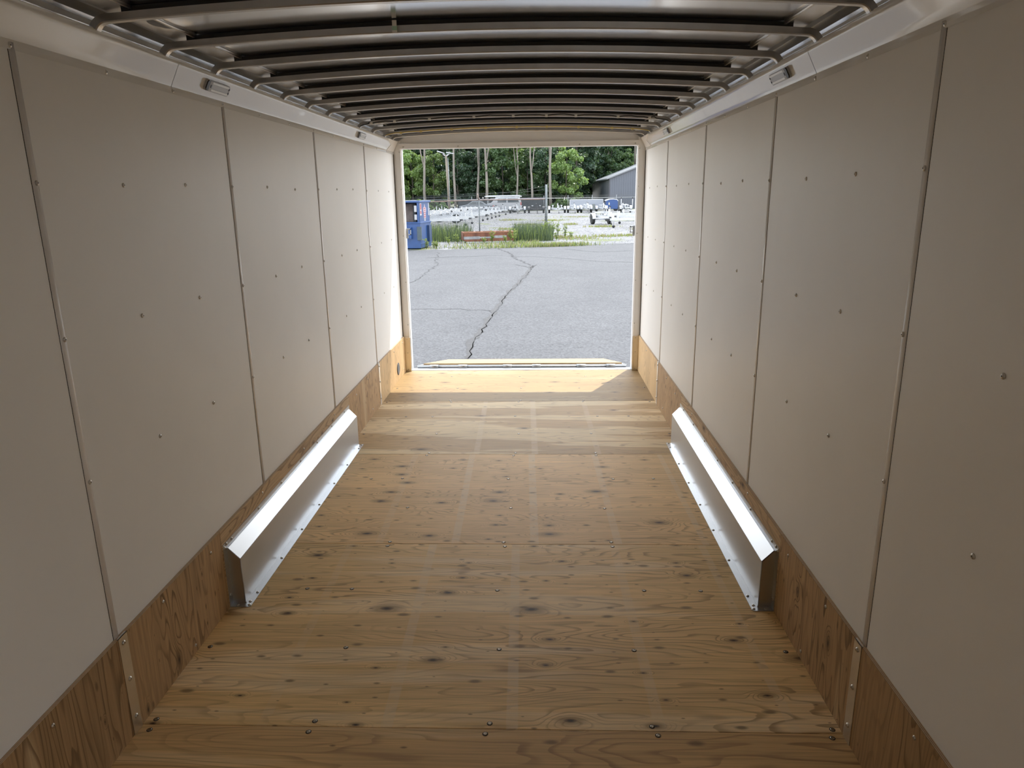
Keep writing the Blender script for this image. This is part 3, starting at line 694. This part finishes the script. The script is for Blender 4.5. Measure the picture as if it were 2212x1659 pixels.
MB().box(-.12, .05, -.05, .02, .36, .88).build('fork_corner', mat('dumpster_dark_plate', (0.046, 0.066, 0.073), .6, noise=.2, nscale=8), d)
fp = MB().prism([(-1.05, .62), (-1.05, .86), (-.34, .86), (-.34, .42), (-.40, .42), (-.58, .56)], 'Y', -.12, 0.0); fp.build('fork_pocket', M_BLUE, d)
MB().box(.0, .10, .95, 1.30, .25, .90).build('side_pocket', mat('dumpster_blue_dark', (0.008, 0.030, 0.086), .5), d)
MB().box(-.005, .012, .0, D_, .22, .235).build('side_seam', mat('dumpster_blue_light', (0.040, 0.099, 0.238), .4), d)
MB().box(-.002, .008, .10, .34, 1.30, 1.76).build('sticker', M_WHT, d).location = (-.02, 0, 0)
so = MB()
for z0, z1 in ((1.52, 1.74), (1.36, 1.48)): so.box(-.001, .011, .14, .30, z0, z1)
so.build('sticker_print', M_RED, d).location = (-.02, 0, 0)
dl = MB().prism([(.62, 1.18), (.92, 1.18), (.92, 1.38), (.98, 1.45), (.98, 1.58), (.84, 1.62), (.80, 1.72), (.74, 1.72), (.70, 1.62), (.56, 1.58), (.56, 1.45), (.62, 1.38)], 'X', -.002, .006); dl.build('decal', mat('decal_pink', (0.304, 0.238, 0.264), .5), d).location = (-.018, 0, 0)
dr = MB()
for k in range(5): dr.box(-.001, .008, .64+.03*(k % 2), .88, 1.22+k*.08, 1.255+k*.08)
dr.build('decal_print', M_RED, d).location = (-.018, 0, 0)
MB().box(-.002, .006, 1.30, 1.40, 1.28, 1.76).build('sticker', M_WHT, d).location = (-.018, 0, 0)
for z in (1.08, 1.13): MB().box(-.002, .006, .66, .88, z, z+.03).build('sticker', M_WHT, d).location = (-.018, 0, 0)

# ---- rusty steel trough
M_RUST = mat('rusty_steel', (0.145, 0.053, 0.026), .75, noise=.45, nscale=5, bump=.2, bscale=20, stretch=(1, 1, .25))
M_RUSTL = mat('rust_edge', (0.218, 0.099, 0.053), .7, noise=.3, nscale=8)
M_PAINT = mat('faded_paint', (0.218, 0.221, 0.218), .6, noise=.35, nscale=5)
r = thing('steel_trough', 'long rusty steel trough with cross bars and faded grey paint', 'trough', (-2.09, 32.3, G), .24)
L_, wd, h0, h1 = 1.12, .34, .07, .47
MB().prism([(-L_, h1), (-L_-.02, h0+.06), (-L_+.18, h0), (L_-.06, h0), (L_, h1)], 'Y', -wd, -wd+.02).build('front_plate', M_RUST, r)
MB().prism([(-L_, h1), (-L_-.02, h0+.06), (-L_+.18, h0), (L_-.06, h0), (L_, h1)], 'Y', wd-.02, wd).build('back_plate', M_RUST, r)
MB().box(L_-.03, L_, -wd, wd, h0, h1).build('end_plate', M_RUST, r)
MB().box(-L_-.01, -L_+.02, -wd, wd, h0+.05, h1).build('end_plate', M_RUST, r)
MB().box(-L_+.1, L_-.05, -wd+.02, wd-.02, h0, h0+.02).build('bottom_plate', M_RUST, r)
MB().box(-L_-.01, L_+.01, -wd-.02, -wd+.025, h1-.035, h1+.01).build('top_rail', M_RUSTL, r)
MB().box(-L_-.01, L_+.01, wd-.025, wd+.02, h1-.035, h1+.01).build('top_rail', M_RUSTL, r)
for x in (-L_, -.60, -.28, .32, .80, L_-.03): MB().box(x, x+.045, -wd, wd, h1-.02, h1+.012).build('cross_bar', M_RUSTL, r)
for x0, x1, za, zb in ((-L_+.01, -.40, .17, .29), (.25, .80, .20, .31), (-.40, .25, .20, .27)):
    MB().box(x0, x1, -wd-.004, -wd+.001, za, zb).build('paint_patch', M_PAINT, r)
for y in (-wd+.04, wd-.1): MB().box(-L_+.12, L_-.1, y, y+.06, 0.0, h0).build('skid', M_STEEL, r)

# ---- fences
M_FP = mat('fence_post_grey', (0.132, 0.145, 0.145), .5, metal=.3, noise=.2, nscale=4); M_FR = mat('fence_rail_brown', (0.165, 0.119, 0.099), .6, noise=.3, nscale=5)
M_WIRE = mat('fence_wire', (.07, .075, .075), .5, metal=.4); M_FG = mat('fence_galvanised', (0.251, 0.264, 0.264), .4, metal=.4)
def mesh_wires(mb, x0, x1, z0, z1, pitch, wd):
    H = z1-z0; n = int((x1-x0+H)/pitch)
    for k in range(n):
        for sg in (1, -1):
            a = x0-H+k*pitch if sg > 0 else x0+k*pitch
            # line x = a + sg*(z-z0)
            za, zb = 0., H
            if sg > 0:
                za = max(0, x0-a); zb = min(H, x1-a)
            else:
                za = max(0, a-x1); zb = min(H, a-x0)
            if zb-za < .03: continue
            xa, xb = a+sg*za, a+sg*zb
            mb.add([(xa-wd, 0, z0+za), (xa+wd, 0, z0+za), (xb+wd, 0, z0+zb), (xb-wd, 0, z0+zb), (xa, wd*1.4, z0+za), (xb, wd*1.4, z0+zb)], [(0, 1, 2, 3), (1, 4, 5, 2), (4, 0, 3, 5)])
f = thing('chain_link_fence', 'chain link fence with brown top rail behind the rusty trough', 'fence', (0, 36.8, G))
for x, h, rr in ((-6.2, 1.80, .03), (-2.79, 1.80, .032), (.575, 2.50, .055)):
    MB().tube([(x, 0, 0), (x, 0, h)], rr, 10).build('post', M_FP, f)
MB().tube([(.52, -.02, 0), (.52, -.02, 1.8)], .016, 6).build('tension_bar', M_WIRE, f)
MB().tube([(-2.79, 0, 1.8), (-2.84, -.12, 2.10)], .03, 8).build('post_arm', M_FR, f)
MB().tube([(-8.5, 0, 1.70), (-6.2, 0, 1.72), (-2.79, 0, 1.80), (.575, 0, 1.80)], .027, 8).build('top_rail', M_FR, f)
mb = MB(); mesh_wires(mb, -8.4, .50, .02, 1.78, .080, .0062); tag(mb.build('wire_mesh', M_WIRE, f), kind='stuff')
for k, (za, zb) in enumerate(((2.02, 2.05), (2.12, 2.25), (2.06, 2.42))):
    MB().tube([(-6, 0, za-.1), (-2.8, 0, za), (-1.1, 0, (za+zb)/2-.06), (.575, 0, zb)], .005, 4).build('barbed_wire', M_WIRE, f)
for z in (.5, .95, 1.4): MB().tube([(.50, -.03, z), (.60, -.06, z)], .012, 6).build('clamp', M_WIRE, f)
f2 = thing('yard_fence', 'long galvanised chain link fence at the back of the gravel yard', 'fence', (0, 95, G))
for k in range(-11, 10): MB().tube([(k*3.1+.9, 0, 0), (k*3.1+.9, 0, 1.86)], .035, 6).build('post', M_FG, f2)
MB().tube([(-34, 0, 1.50), (30, 0, 1.50)], .035, 6).build('top_rail', M_FG, f2)
mb = MB(); mesh_wires(mb, -34, 30, .05, 1.48, .30, .007); tag(mb.build('wire_mesh', M_WIRE, f2), kind='stuff')
for z in (1.62, 1.72, 1.83): MB().tube([(-34, 0, z), (30, 0, z)], .008, 4).build('barbed_wire', M_WIRE, f2)
sc = MB().box(-10.2, 1.3, .05, .07, .10, 1.36).build('privacy_screen', mat('dark_screen', (.035, .04, .045), .8, noise=.3, nscale=2), f2)
MB().box(-6.0, 1.2, .03, .075, 1.36, 1.62).build('screen_band', mat('mauve_band', (0.198, 0.165, 0.185), .7), f2)

# ---- lamp pole
p = thing('lamp_pole', 'tall timber lamp pole with two flat floodlight heads', 'lamp pole', (-9.70, 82, G))
M_POLE = mat('weathered_timber', (0.165, 0.139, 0.106), .8, noise=.2, nscale=3, stretch=(1, 1, .1)); M_LAMPH = mat('lamp_head_white', (0.330, 0.337, 0.343), .35)
MB().tube([(-.02, 0, 0), (-.12, 0, 3), (-.25, 0, 6.35)], .15, 10, r2=.11).build('pole', M_POLE, p)
MB().tube([(.06, -.1, .2), (-.02, -.1, 6.0)], .035, 6).build('conduit', M_FG, p)
MB().prism([(-.62, 6.42), (-.30, 6.20), (-.14, 6.20), (.18, 6.42), (.05, 6.46), (-.22, 6.34), (-.5, 6.46)], 'Y', -.08, .08).build('bracket', M_LAMPH, p)
for x, tl in ((-.78, .10), (.22, -.05)):
    MB().prism([(x-.42, 6.60+tl), (x+.40, 6.44+tl*.2), (x+.42, 6.52+tl*.2), (x-.38, 6.72+tl)], 'Y', -.25, .25).build('lamp_head', M_LAMPH, p)

# ---- boat trailers
M_GALV = mat('trailer_galvanised', (.46, .475, .49), .34, metal=.25, noise=.12, nscale=8); M_TYRE = mat('tyre_black', (0.012, 0.013, 0.013), .8)
M_BUNK = mat('bunk_white', (.44, .45, .46), .6); M_BLACKF = mat('black_frame', (0.020, 0.020, 0.022), .5); M_REDM = mat('red_marker', (0.363, 0.033, 0.033), .4)
def boat_trailer(label, group, fm=M_GALV, fend=M_GALV, width=1.95, L=5.2, posts=False, marker=None, bunkz=.78, slats=False):
    t = thing('boat_trailer', label, 'trailer', group=group); W = width/2; wi = W-.38; ax = -.9*L/5.2
    for s in (-1, 1):
        MB().tube([(-.42*L, s*wi, .52), (.18*L, s*wi, .52), (.52*L, s*.05, .50)], 0, square=(.035, .06)).build('frame_rail', fm, t)
        MB().lathe([(.20, -.09), (.31, -.10), (.335, -.06), (.335, .06), (.31, .10), (.20, .09)], 18, 'Y', (ax, s*(W-.11), .335)).build('tyre', M_TYRE, t)
        MB().lathe([(.19, -.07), (.19, .07), (.06, .08)], 12, 'Y', (ax, s*(W-.11), .335)).build('rim', M_BUNK, t)
        fd = MB(); n = 8
        arc = [(ax+.42*math.cos(PI*k/n), .38+.36*math.sin(PI*k/n)) for k in range(n+1)]; inn = [(ax+.39*math.cos(PI*k/n), .38+.33*math.sin(PI*k/n)) for k in range(n+1)]
        fd.prism(arc+inn[::-1], 'Y', *sorted((s*(W-.23), s*(W+.01)))); fd.build('fender', fend, t)
        MB().tube([(-.40*L, s*(wi-.12), bunkz), (.16*L, s*(wi-.12), bunkz+.05)], 0, square=(.07, .05)).build('bunk', M_BUNK, t)
        for x in (-.34*L, .10*L): MB().box(x-.03, x+.03, s*(wi-.12)-.03, s*(wi-.12)+.03, .5, bunkz).build('bunk_post', fm, t)
        if posts:
            MB().tube([(-.41*L, s*(W-.05), .5), (-.41*L, s*(W-.05), 1.45)], .04, 6).build('guide_post', M_BUNK, t)
            MB().tube([(-.41*L, s*(W-.05), 1.45), (-.41*L, s*(W-.05), 1.6)], .055, 6).build('post_cap', M_BLACKF, t)
            MB().tube([(-.41*L, s*(W-.05), .55), (-.41*L, s*wi, .52)], .04, 6).build('post_arm', fm, t)
        if marker: MB().box(-.43*L, -.42*L, s*(W-.2), s*W, .58, .70).build('marker', marker, t)
    for x in (-.41*L, -.20*L, .14*L): MB().box(x-.04, x+.04, -wi, wi, .46, .54).build('cross_member', fm, t)
    MB().tube([(ax, -W+.1, .335), (ax, W-.1, .335)], .04, 6).build('axle', fm, t)
    MB().box(.42*L, .42*L+.08, -.05, .05, .45, 1.05).build('winch_post', fm, t)
    MB().lathe([(.06, -.07), (.06, .07)], 8, 'Y', (.42*L+.02, 0, 1.05)).build('winch', M_BLACKF, t)
    MB().tube([(.48*L, .12, .14), (.48*L, .12, .86)], .035, 6).build('jack', fm, t)
    MB().lathe([(.08, -.03), (.09, 0), (.08, .03)], 10, 'Y', (.48*L, .12, .09)).build('jack_wheel', M_TYRE, t)
    MB().box(.50*L, .56*L, -.05, .05, .46, .55).build('coupler', M_BLACKF, t)
    if slats:
        for k in range(7):
            x = -.40*L+k*.09*L; MB().box(x, x+.10, -wi, wi, bunkz+.06, bunkz+.11).build('slat', M_BUNK, t)
    return t
A = boat_trailer('galvanised boat trailer in the crowded rows behind the chain link fence', 'galvanised trailers in rows', slats=True)
A.location = (-7.6, 47.0, G); A.rotation_euler = (0, 0, .03)
spots = [(-7.3+.18*k, 49.9+2.85*k, .03, 0) for k in range(10)]+[(-12.9+.15*k, 58.4+2.85*k, .03, 0) for k in range(7)]
for x, y, a, z in spots:
    c = copy_tree(A); c.location = (x, y, G+z); c.rotation_euler = (0, 0, a+random.uniform(-.02, .02)+(PI if random.random() < .4 else 0))
Bk = [(-2.15, 80.6, 1.85, 'galvanised boat trailer with white fenders next to the black framed trailer', M_GALV, M_BUNK, None),
      (-.05, 80.4, 1.85, 'black framed boat trailer with red end markers at the back of the yard', M_BLACKF, M_BLACKF, M_REDM),
      (2.25, 79.8, 1.95, 'wide boat trailer with low white axle between the black trailer and the white panel', M_GALV, M_GALV, None),
      (4.00, 79.6, 1.30, 'narrow galvanised trailer before the edge of the long white panel', M_GALV, M_BUNK, None),
      (5.45, 79.4, 1.30, 'narrow galvanised trailer before the middle of the long white panel', M_GALV, M_BUNK, None),
      (7.10, 79.2, 1.30, 'narrow galvanised trailer before the blue covered trailer', M_GALV, M_BUNK, None)]
for x, y, wd_, lb, fm, fe, mk in Bk:
    t = boat_trailer(lb, 'trailers parked nose out at the back of the yard', fm, fe, wd_, 4.6, marker=mk); t.location = (x, y+1, G); t.rotation_euler = (0, 0, -PI/2)
t = boat_trailer('small galvanised trailer with white fenders directly before the long white panel', None, M_GALV, M_BUNK, 1.4, 4.0); t.location = (5.75, 86.2, G); t.rotation_euler = (0, 0, -PI/2)
RT = [(6.6, 44.6, .05, True, 'galvanised boat trailer with jack wheel closest to the door post in the gravel yard'), (7.6, 50.2, .0, True, 'white slatted galvanised trailer parked behind the trailer with the jack wheel'),
      (7.2, 55.8, .03, True, 'white slatted galvanised trailer between the jack wheel trailer and the blue covered trailer')]
for x, y, a, sl_, lb in RT:
    t = boat_trailer(lb, 'trailers at the gravel yard side', slats=sl_, bunkz=.72); t.location = (x+.6, y, G); t.rotation_euler = (0, 0, PI+a)
t = boat_trailer('galvanised boat trailer with two tall guide posts with black caps', None, posts=True, width=1.3, L=4.4); t.location = (9.6, 80.6, G); t.rotation_euler = (0, 0, PI/2)
t = boat_trailer('short galvanised trailer with upright jack post standing alone on the gravel', None, width=1.4, L=3.0); t.location = (4.55, 49.6, G); t.rotation_euler = (0, 0, -PI/2+.2)

# ---- long white panel, blue covered trailer
w_ = thing('white_panel_trailer', 'long pale white sided trailer before the grey building', 'trailer', (6.05, 90.0, G))
MB().box(-2.02, 2.02, 0, 1.6, .25, 1.34).build('body', mat('panel_white', (0.238, 0.257, 0.284), .5, noise=.03, nscale=2), w_)
MB().box(-2.04, 2.04, -.02, 1.62, 1.30, 1.36).build('top_trim', M_BUNK, w_)
for x in (-2.04, 1.98): MB().box(x, x+.06, -.02, .02, .25, 1.34).build('corner_trim', M_BUNK, w_)
for x in (-.9, .9): MB().lathe([(.2, -.09), (.33, -.09), (.33, .09), (.2, .09)], 14, 'Y', (x, .12, .33)).build('wheel', M_TYRE, w_)
MB().box(.72, 1.0, -.35, -.05, 0, .78).build('grey_box', mat('box_grey', (0.145, 0.158, 0.145), .7), w_)
b_ = thing('blue_trailer', 'blue covered trailer with rounded white roof beside the grey building', 'trailer', (8.85, 87.0, G))
MB().prism([(-.68, .25), (.68, .25), (.68, 1.1), (.55, 1.26), (.2, 1.32), (-.3, 1.30), (-.68, 1.18)], 'Y', 0, 1.4).build('body', mat('trailer_blue', (0.013, 0.050, 0.165), .4), b_)
MB().prism([(-.76, 1.16), (-.3, 1.31), (.2, 1.335), (.56, 1.275), (.72, 1.1), (.72, 1.2), (.58, 1.36), (.2, 1.42), (-.3, 1.40), (-.76, 1.26)], 'Y', -.03, 1.43).build('roof', M_BUNK, b_)
for x in (-.45, .45): MB().lathe([(.2, -.08), (.3, -.08), (.3, .08), (.2, .08)], 12, 'Y', (x, .1, .3)).build('wheel', M_TYRE, b_)
MB().box(-.40, -.28, -.02, .0, .72, .98).build('plate', mat('plate_cream', (0.495, 0.449, 0.330)), b_)

# ---- vehicles and canopy
M_VAN = mat('van_white', (0.277, 0.284, 0.290), .3, coat=.4); M_CAR = mat('car_grey', (0.132, 0.145, 0.158), .3, coat=.5); M_GLASS = mat('window_glass', (0.033, 0.046, 0.053), .08, spec=.8)
def vehicle(name, label, loc, rz, prof, win, m, wheels, width, lights):
    t = thing(name, label, 'vehicle', loc, rz)
    MB().prism(prof, 'Y', -width/2, width/2).build('body', m, t, bevel=.05)
    for w4 in win:
        for s in (-1, 1): MB().prism(w4, 'Y', *sorted((s*(width/2-.01), s*(width/2+.012)))).build('window', M_GLASS, t)
    for x in wheels:
        for s in (-1, 1):
            MB().lathe([(.2, -.1), (.33, -.11), (.34, 0), (.33, .11), (.2, .1)], 16, 'Y', (x, s*(width/2-.08), .34)).build('tyre', M_TYRE, t)
    for x, z in lights:
        for s in (-1, 1): MB().box(x-.05, x+.05, *sorted((s*(width/2-.14), s*(width/2+.015))), z-.16, z+.16).build('tail_light', M_REDM, t)
    return t
vehicle('white_van', 'white van with red tail light parked beyond the trailers', (-3.75, 87.0, G), 0,
        [(-2.0, .35), (1.9, .35), (1.95, .9), (1.95, 1.05), (1.75, 1.72), (-1.0, 1.75), (-1.55, 1.15), (-2.05, 1.05)],
        [[(-.85, 1.15), (-.75, 1.6), (.2, 1.6), (.2, 1.15)], [(.35, 1.15), (.35, 1.6), (1.55, 1.6), (1.68, 1.15)]], M_VAN, (-1.2, 1.1), 1.8, [(1.9, 1.0)])
vehicle('grey_car', 'low dark grey car with red tail lights beside the white van', (-6.9, 84.3, G), 0,
        [(-1.95, .3), (1.95, .3), (2.0, .75), (1.7, .95), (1.1, 1.0), (.55, 1.38), (-.4, 1.40), (-1.0, 1.0), (-1.9, .85)],
        [[(-.85, 1.02), (-.35, 1.33), (.05, 1.33), (.05, 1.02)], [(.12, 1.02), (.12, 1.33), (.5, 1.31), (.95, 1.02)]], M_CAR, (-1.25, 1.2), 1.7, [(1.92, .7)])
c_ = thing('canopy', 'low white canopy roof on thin posts behind the parked van', 'canopy', (-4.1, 90.5, G))
MB().prism([(-2.25, 1.86), (-1.9, 1.98), (1.9, 1.98), (2.25, 1.84), (2.25, 1.78), (-2.25, 1.80)], 'Y', -1., 1.).build('roof', M_BUNK, c_)
for x in (-1.9, -.5, .8, 1.5, 1.95):
    for y in (-.9, .9): MB().tube([(x, y, 0), (x, y, 1.82)], .035, 6).build('post', M_FG, c_)

# ---- grey metal building
b = thing('metal_building', 'grey blue metal clad building with sloping gable roof', 'building', (9.62, 99, G))
M_CLAD = mat('cladding_grey', (0.092, 0.102, 0.122), .5, noise=.04, nscale=1); M_CLADD = mat('cladding_side', (0.086, 0.092, 0.106), .5); M_ROOF = mat('roof_sheet', (0.165, 0.172, 0.178), .5)
eave = 3.92
MB().prism([(0, 0), (24, 0), (24, eave), (12, eave+12*.372), (0, eave)], 'Y', 0, 30).build('gable_wall', M_CLAD, b)
for k in range(60): MB().box(.10+k*.30, .155+k*.30, -.035, 0, 0, min(eave+(.10+k*.30)*.372, eave+(24-.10-k*.30)*.372)-.1).build('rib', M_CLAD, b)
for s in (0, 1):
    rp = [(-.35, eave-.13), (12, eave+12*.372), (12, eave+12*.372+.16), (-.35, eave+.03)] if s == 0 else [(24.35, eave-.13), (12, eave+12*.372), (12, eave+12*.372+.16), (24.35, eave+.03)]
    MB().prism(rp, 'Y', -.3, 30.3).build('roof_slope', M_ROOF, b)
MB().box(-.03, .12, -.05, .02, 0, eave-.05).build('corner_trim', mat('trim_dark', (0.046, 0.046, 0.053), .5), b)
MB().box(-.04, -.01, .1, 30, 0, eave-.1).build('side_wall', M_CLADD, b)

# ---- trees
def leaf_mat(name, c, tr):
    m = bpy.data.materials.new(name); m.use_nodes = True; T = m.node_tree; N = new_nodes(T)
    tc = N('ShaderNodeTexCoord'); n = N('ShaderNodeTexNoise', Vector=tc.outputs['Object'], Scale=.9, Detail=4.0)
    oi = N('ShaderNodeObjectInfo')
    ad = N('ShaderNodeMath', _operation='MULTIPLY_ADD', i0=oi.outputs['Random'], i1=.5); T.links.new(n.outputs[0], ad.inputs[2])
    mr = N('ShaderNodeMapRange', Value=ad.outputs[0]); mr.inputs[1].default_value = .35; mr.inputs[2].default_value = 1.1; mr.inputs[3].default_value = .6; mr.inputs[4].default_value = 1.5
    a = N('ShaderNodeMixRGB', _blend_type='MULTIPLY', i0=1.0); a.inputs[1].default_value = (*c, 1); T.links.new(mr.outputs[0], a.inputs[2])
    b = N('ShaderNodeMixRGB', _blend_type='MULTIPLY', i0=1.0); b.inputs[1].default_value = (*tr, 1); T.links.new(mr.outputs[0], b.inputs[2])
    p = N('ShaderNodeBsdfPrincipled', Roughness=.36); T.links.new(a.outputs[0], p.inputs['Base Color'])
    t = N('ShaderNodeBsdfTranslucent', Color=b.outputs[0])
    N('ShaderNodeOutputMaterial', Surface=N('ShaderNodeMixShader', i0=.40, i1=p.outputs[0], i2=t.outputs[0]).outputs[0])
    return m
LEAF = [leaf_mat('leaf_green', (.072, .125, .050), (.15, .24, .06)), leaf_mat('leaf_light', (.12, .185, .06), (.24, .34, .075)), leaf_mat('leaf_dark', (.045, .085, .045), (.088, .148, .05))]
M_BARK = mat('bark_grey', (.185, .165, .14), .9, noise=.3, nscale=3, stretch=(1, 1, .2)); M_BARKD = mat('bark_dark', (0.066, 0.056, 0.046), .9, noise=.3, nscale=3)
def crown(rx, rz, zc, n, clumps, seed, leaf=.20, low=None):
    rd = random.Random(seed); mb = MB(); cl = []
    for i in range(clumps):
        while True:
            x, y, z = (rd.uniform(-1, 1) for _ in range(3))
            if .25 < x*x+y*y+z*z < 1: break
        cl.append((x*rx, y*rx, zc+z*rz, rd.uniform(.55, 1.15)*rx*.30))
    for i in range(n):
        cx, cy, cz, cr_ = cl[rd.randrange(len(cl))]
        d_ = Vector((rd.gauss(0, 1), rd.gauss(0, 1), rd.gauss(0, 1))).normalized(); q = cr_*rd.uniform(.45, 1.08)
        p_ = Vector((cx, cy, cz))+Vector((d_.x*q, d_.y*q, d_.z*q*.75))
        nrm = (d_+Vector((rd.gauss(0, .6), rd.gauss(0, .6), .5+rd.gauss(0, .5)))).normalized()
        u = nrm.orthogonal().normalized(); u = Matrix.Rotation(rd.random()*6.28, 3, nrm) @ u; v_ = nrm.cross(u); l = leaf*rd.uniform(.6, 1.3)
        mb.add([p_-u*l, p_+v_*l*.55, p_+u*l, p_-v_*l*.55], [(0, 1, 2, 3)])
    return mb
def branches(mb, h, r, rx, rd, z0=.45):
    for i in range(7):
        a = rd.random()*6.28; z = h*rd.uniform(z0, .9); q = rx*rd.uniform(.4, .8)
        mb.tube([(0, 0, z), (math.cos(a)*q*.5, math.sin(a)*q*.5, z+q*.35), (math.cos(a)*q, math.sin(a)*q, z+q*.75)], r*.35, 5, r2=r*.1)
PROT = {}
def tree(kind, label, x, y, sc, rz, li, group, lean=0.):
    key = (kind, li)
    if key not in PROT:
        rd = random.Random(hash(kind) % 97 if False else {'tall': 5, 'under': 9, 'under2': 23, 'back': 41, 'bush': 77}[kind])
        tk = MB()
        if kind == 'tall':
            tk.tube([(0, 0, -.1), (.10, .05, 2.5), (-.02, .1, 5), (-.16, 0, 8), (.0, -.1, 11), (.05, 0, 16)], .21, 8, r2=.08); tk.tube([(-.05, .05, 5.6), (.35, .1, 7.6), (.75, .2, 11), (1.2, .2, 14)], .11, 7, r2=.05); branches(tk, 17, .2, 3.2, rd, .62); cw = crown(3.0, 4.2, 14.5, 5200, 26, 5, .22)
        elif kind in ('under', 'under2'):
            tk.tube([(0, 0, -.1), (.1, .1, 3), (-.1, 0, 8)], .13, 7, r2=.04); branches(tk, 8.5, .13, 2.2, rd, .25)
            cw = crown(2.6, 4.5, 4.8, 11000, 44, 9 if kind == 'under' else 23, .165)
        elif kind == 'back':
            tk.tube([(0, 0, -.1), (.1, 0, 6), (0, .1, 13)], .22, 8, r2=.08); branches(tk, 14, .2, 3, rd, .3); cw = crown(3.6, 8.0, 8.6, 11000, 64, 41, .27)
        else:
            tk.tube([(0, 0, -.05), (.05, 0, .8)], .05, 6); branches(tk, 1.0, .05, .8, rd, .2); cw = crown(1.1, .9, .85, 1500, 16, 77, .12)
        PROT[key] = (cw.mesh('foliage', LEAF[li]), tk.mesh('trunk', M_BARK if kind == 'tall' else M_BARKD))
    t = thing('leafy_bush' if kind == 'bush' else 'leafy_tree', label, 'bush' if kind == 'bush' else 'tree', (x, y, G), rz, group)
    t.scale = (sc, sc, sc); t.rotation_euler = (0, lean, rz)
    link('foliage', PROT[key][0], t); link('trunk', PROT[key][1], t)
    return t
LT = [(-11.2, 101, .95, 0, 'tall tree with a pale bare trunk rising behind the lamp pole'), (-8.3, 102.5, 1.0, -.07, 'tall tree with a leaning pale trunk rising behind the grey car'),
      (-7.0, 101.5, 1.05, .02, 'tall tree with a straight pale trunk rising behind the grey car'), (-2.7, 102, .75, 0, 'tall tree with a slender pale trunk rising behind the white van'),
      (-.7, 101, .85, -.015, 'tall tree with a pale trunk rising behind the black framed trailer'), (1.9, 101.5, 1.15, .012, 'tall tree with a thick pale trunk rising behind the fence end post'),
      (12.4, 132, 1.2, .03, 'tall tree with a pale trunk rising above the grey building roof'), (-15.5, 102, 1., 0, 'tall tree with a pale trunk rising behind the blue dumpster'),
      (17, 131, 1.1, 0, 'tall tree with a pale trunk rising behind the grey building ridge')]
for x, y, sc, lean, lb in LT:
    tree('tall', lb, x, y, sc, x, 1 if random.random() < .5 else 0, 'tall pale trunked trees', lean)
LU = ['dense mid green understory tree filling the edge of the woods', 'bright yellow green leafy tree in the edge of the woods', 'dark green leafy tree along the edge of the woods']  # one label per leaf tone; the dark tone is picked at random
rd = random.Random(3)
xs = -27.
while xs < 26:
    for yy in (104.5, 110):
        li = 1 if xs < -16.5 and yy < 106 else rd.choice((0, 0, 1, 2, 2))
        k = rd.choice(('under', 'under2')); x = xs+rd.uniform(-.9, .9)
        if x > 6.8 and yy < 135: yb = 131+rd.uniform(-1, 3) if yy < 106 else 136
        else: yb = yy+rd.uniform(-1, 1.5)
        tree(k, LU[li], x, yb, rd.uniform(.8, 1.2), rd.random()*6.28, li, ('mid green trees at the edge of the woods', 'bright green trees at the edge of the woods', 'dark green trees in the woods')[li])
    xs += 3.1
xs = -36.
while xs < 40:
    tree('back', 'big dark tree standing deep in the woods behind the understory', xs+rd.uniform(-1, 1), (117 if xs < 6 else 141)+rd.uniform(-1.5, 2), rd.uniform(.95, 1.2), rd.random()*6.28, 2, 'deep woods trees'); xs += 4.2
xs = -38.
while xs < 42:
    tree('back', 'big green tree in the last row of the woods', xs+rd.uniform(-1, 1), (124 if xs < 6 else 148)+rd.uniform(-1.5, 2), rd.uniform(1.15, 1.35), rd.random()*6.28, 0, 'last row of the woods'); xs += 4.6
xs = -40.
while xs < 44:
    o = tree('bush', 'dark thicket bush in the depth of the woods', xs+rd.uniform(-.8, .8), (121 if xs < 6 else 144.5)+rd.uniform(-.6, .6), rd.uniform(2.3, 3.2), rd.random()*6.28, 2, 'thicket in the woods'); xs += 2.7
xs = -42.
while xs < 48:
    tree('back', 'great tree on the far side of the woods', xs+rd.uniform(-1, 1), (131 if xs < 4 else 155)+rd.uniform(-1.5, 2), rd.uniform(1.35, 1.55), rd.random()*6.28, 2, 'far side of the woods'); xs += 4.3
for x, y, sc, li in ((-15.2, 91, 1., 1), (-13.6, 91.5, .9, 1), (-12.2, 90.6, .9, 0), (-11.2, 92, .8, 1), (-16.8, 91, 1., 0), (2.9, 97.5, .8, 0), (4.4, 98, .9, 0), (6.0, 97.6, .8, 1), (7.6, 98, .8, 1)):
    tree('bush', 'low green bush beside the back yard fence', x, y, sc, random.random()*6.28, li, 'bushes along the back fence')
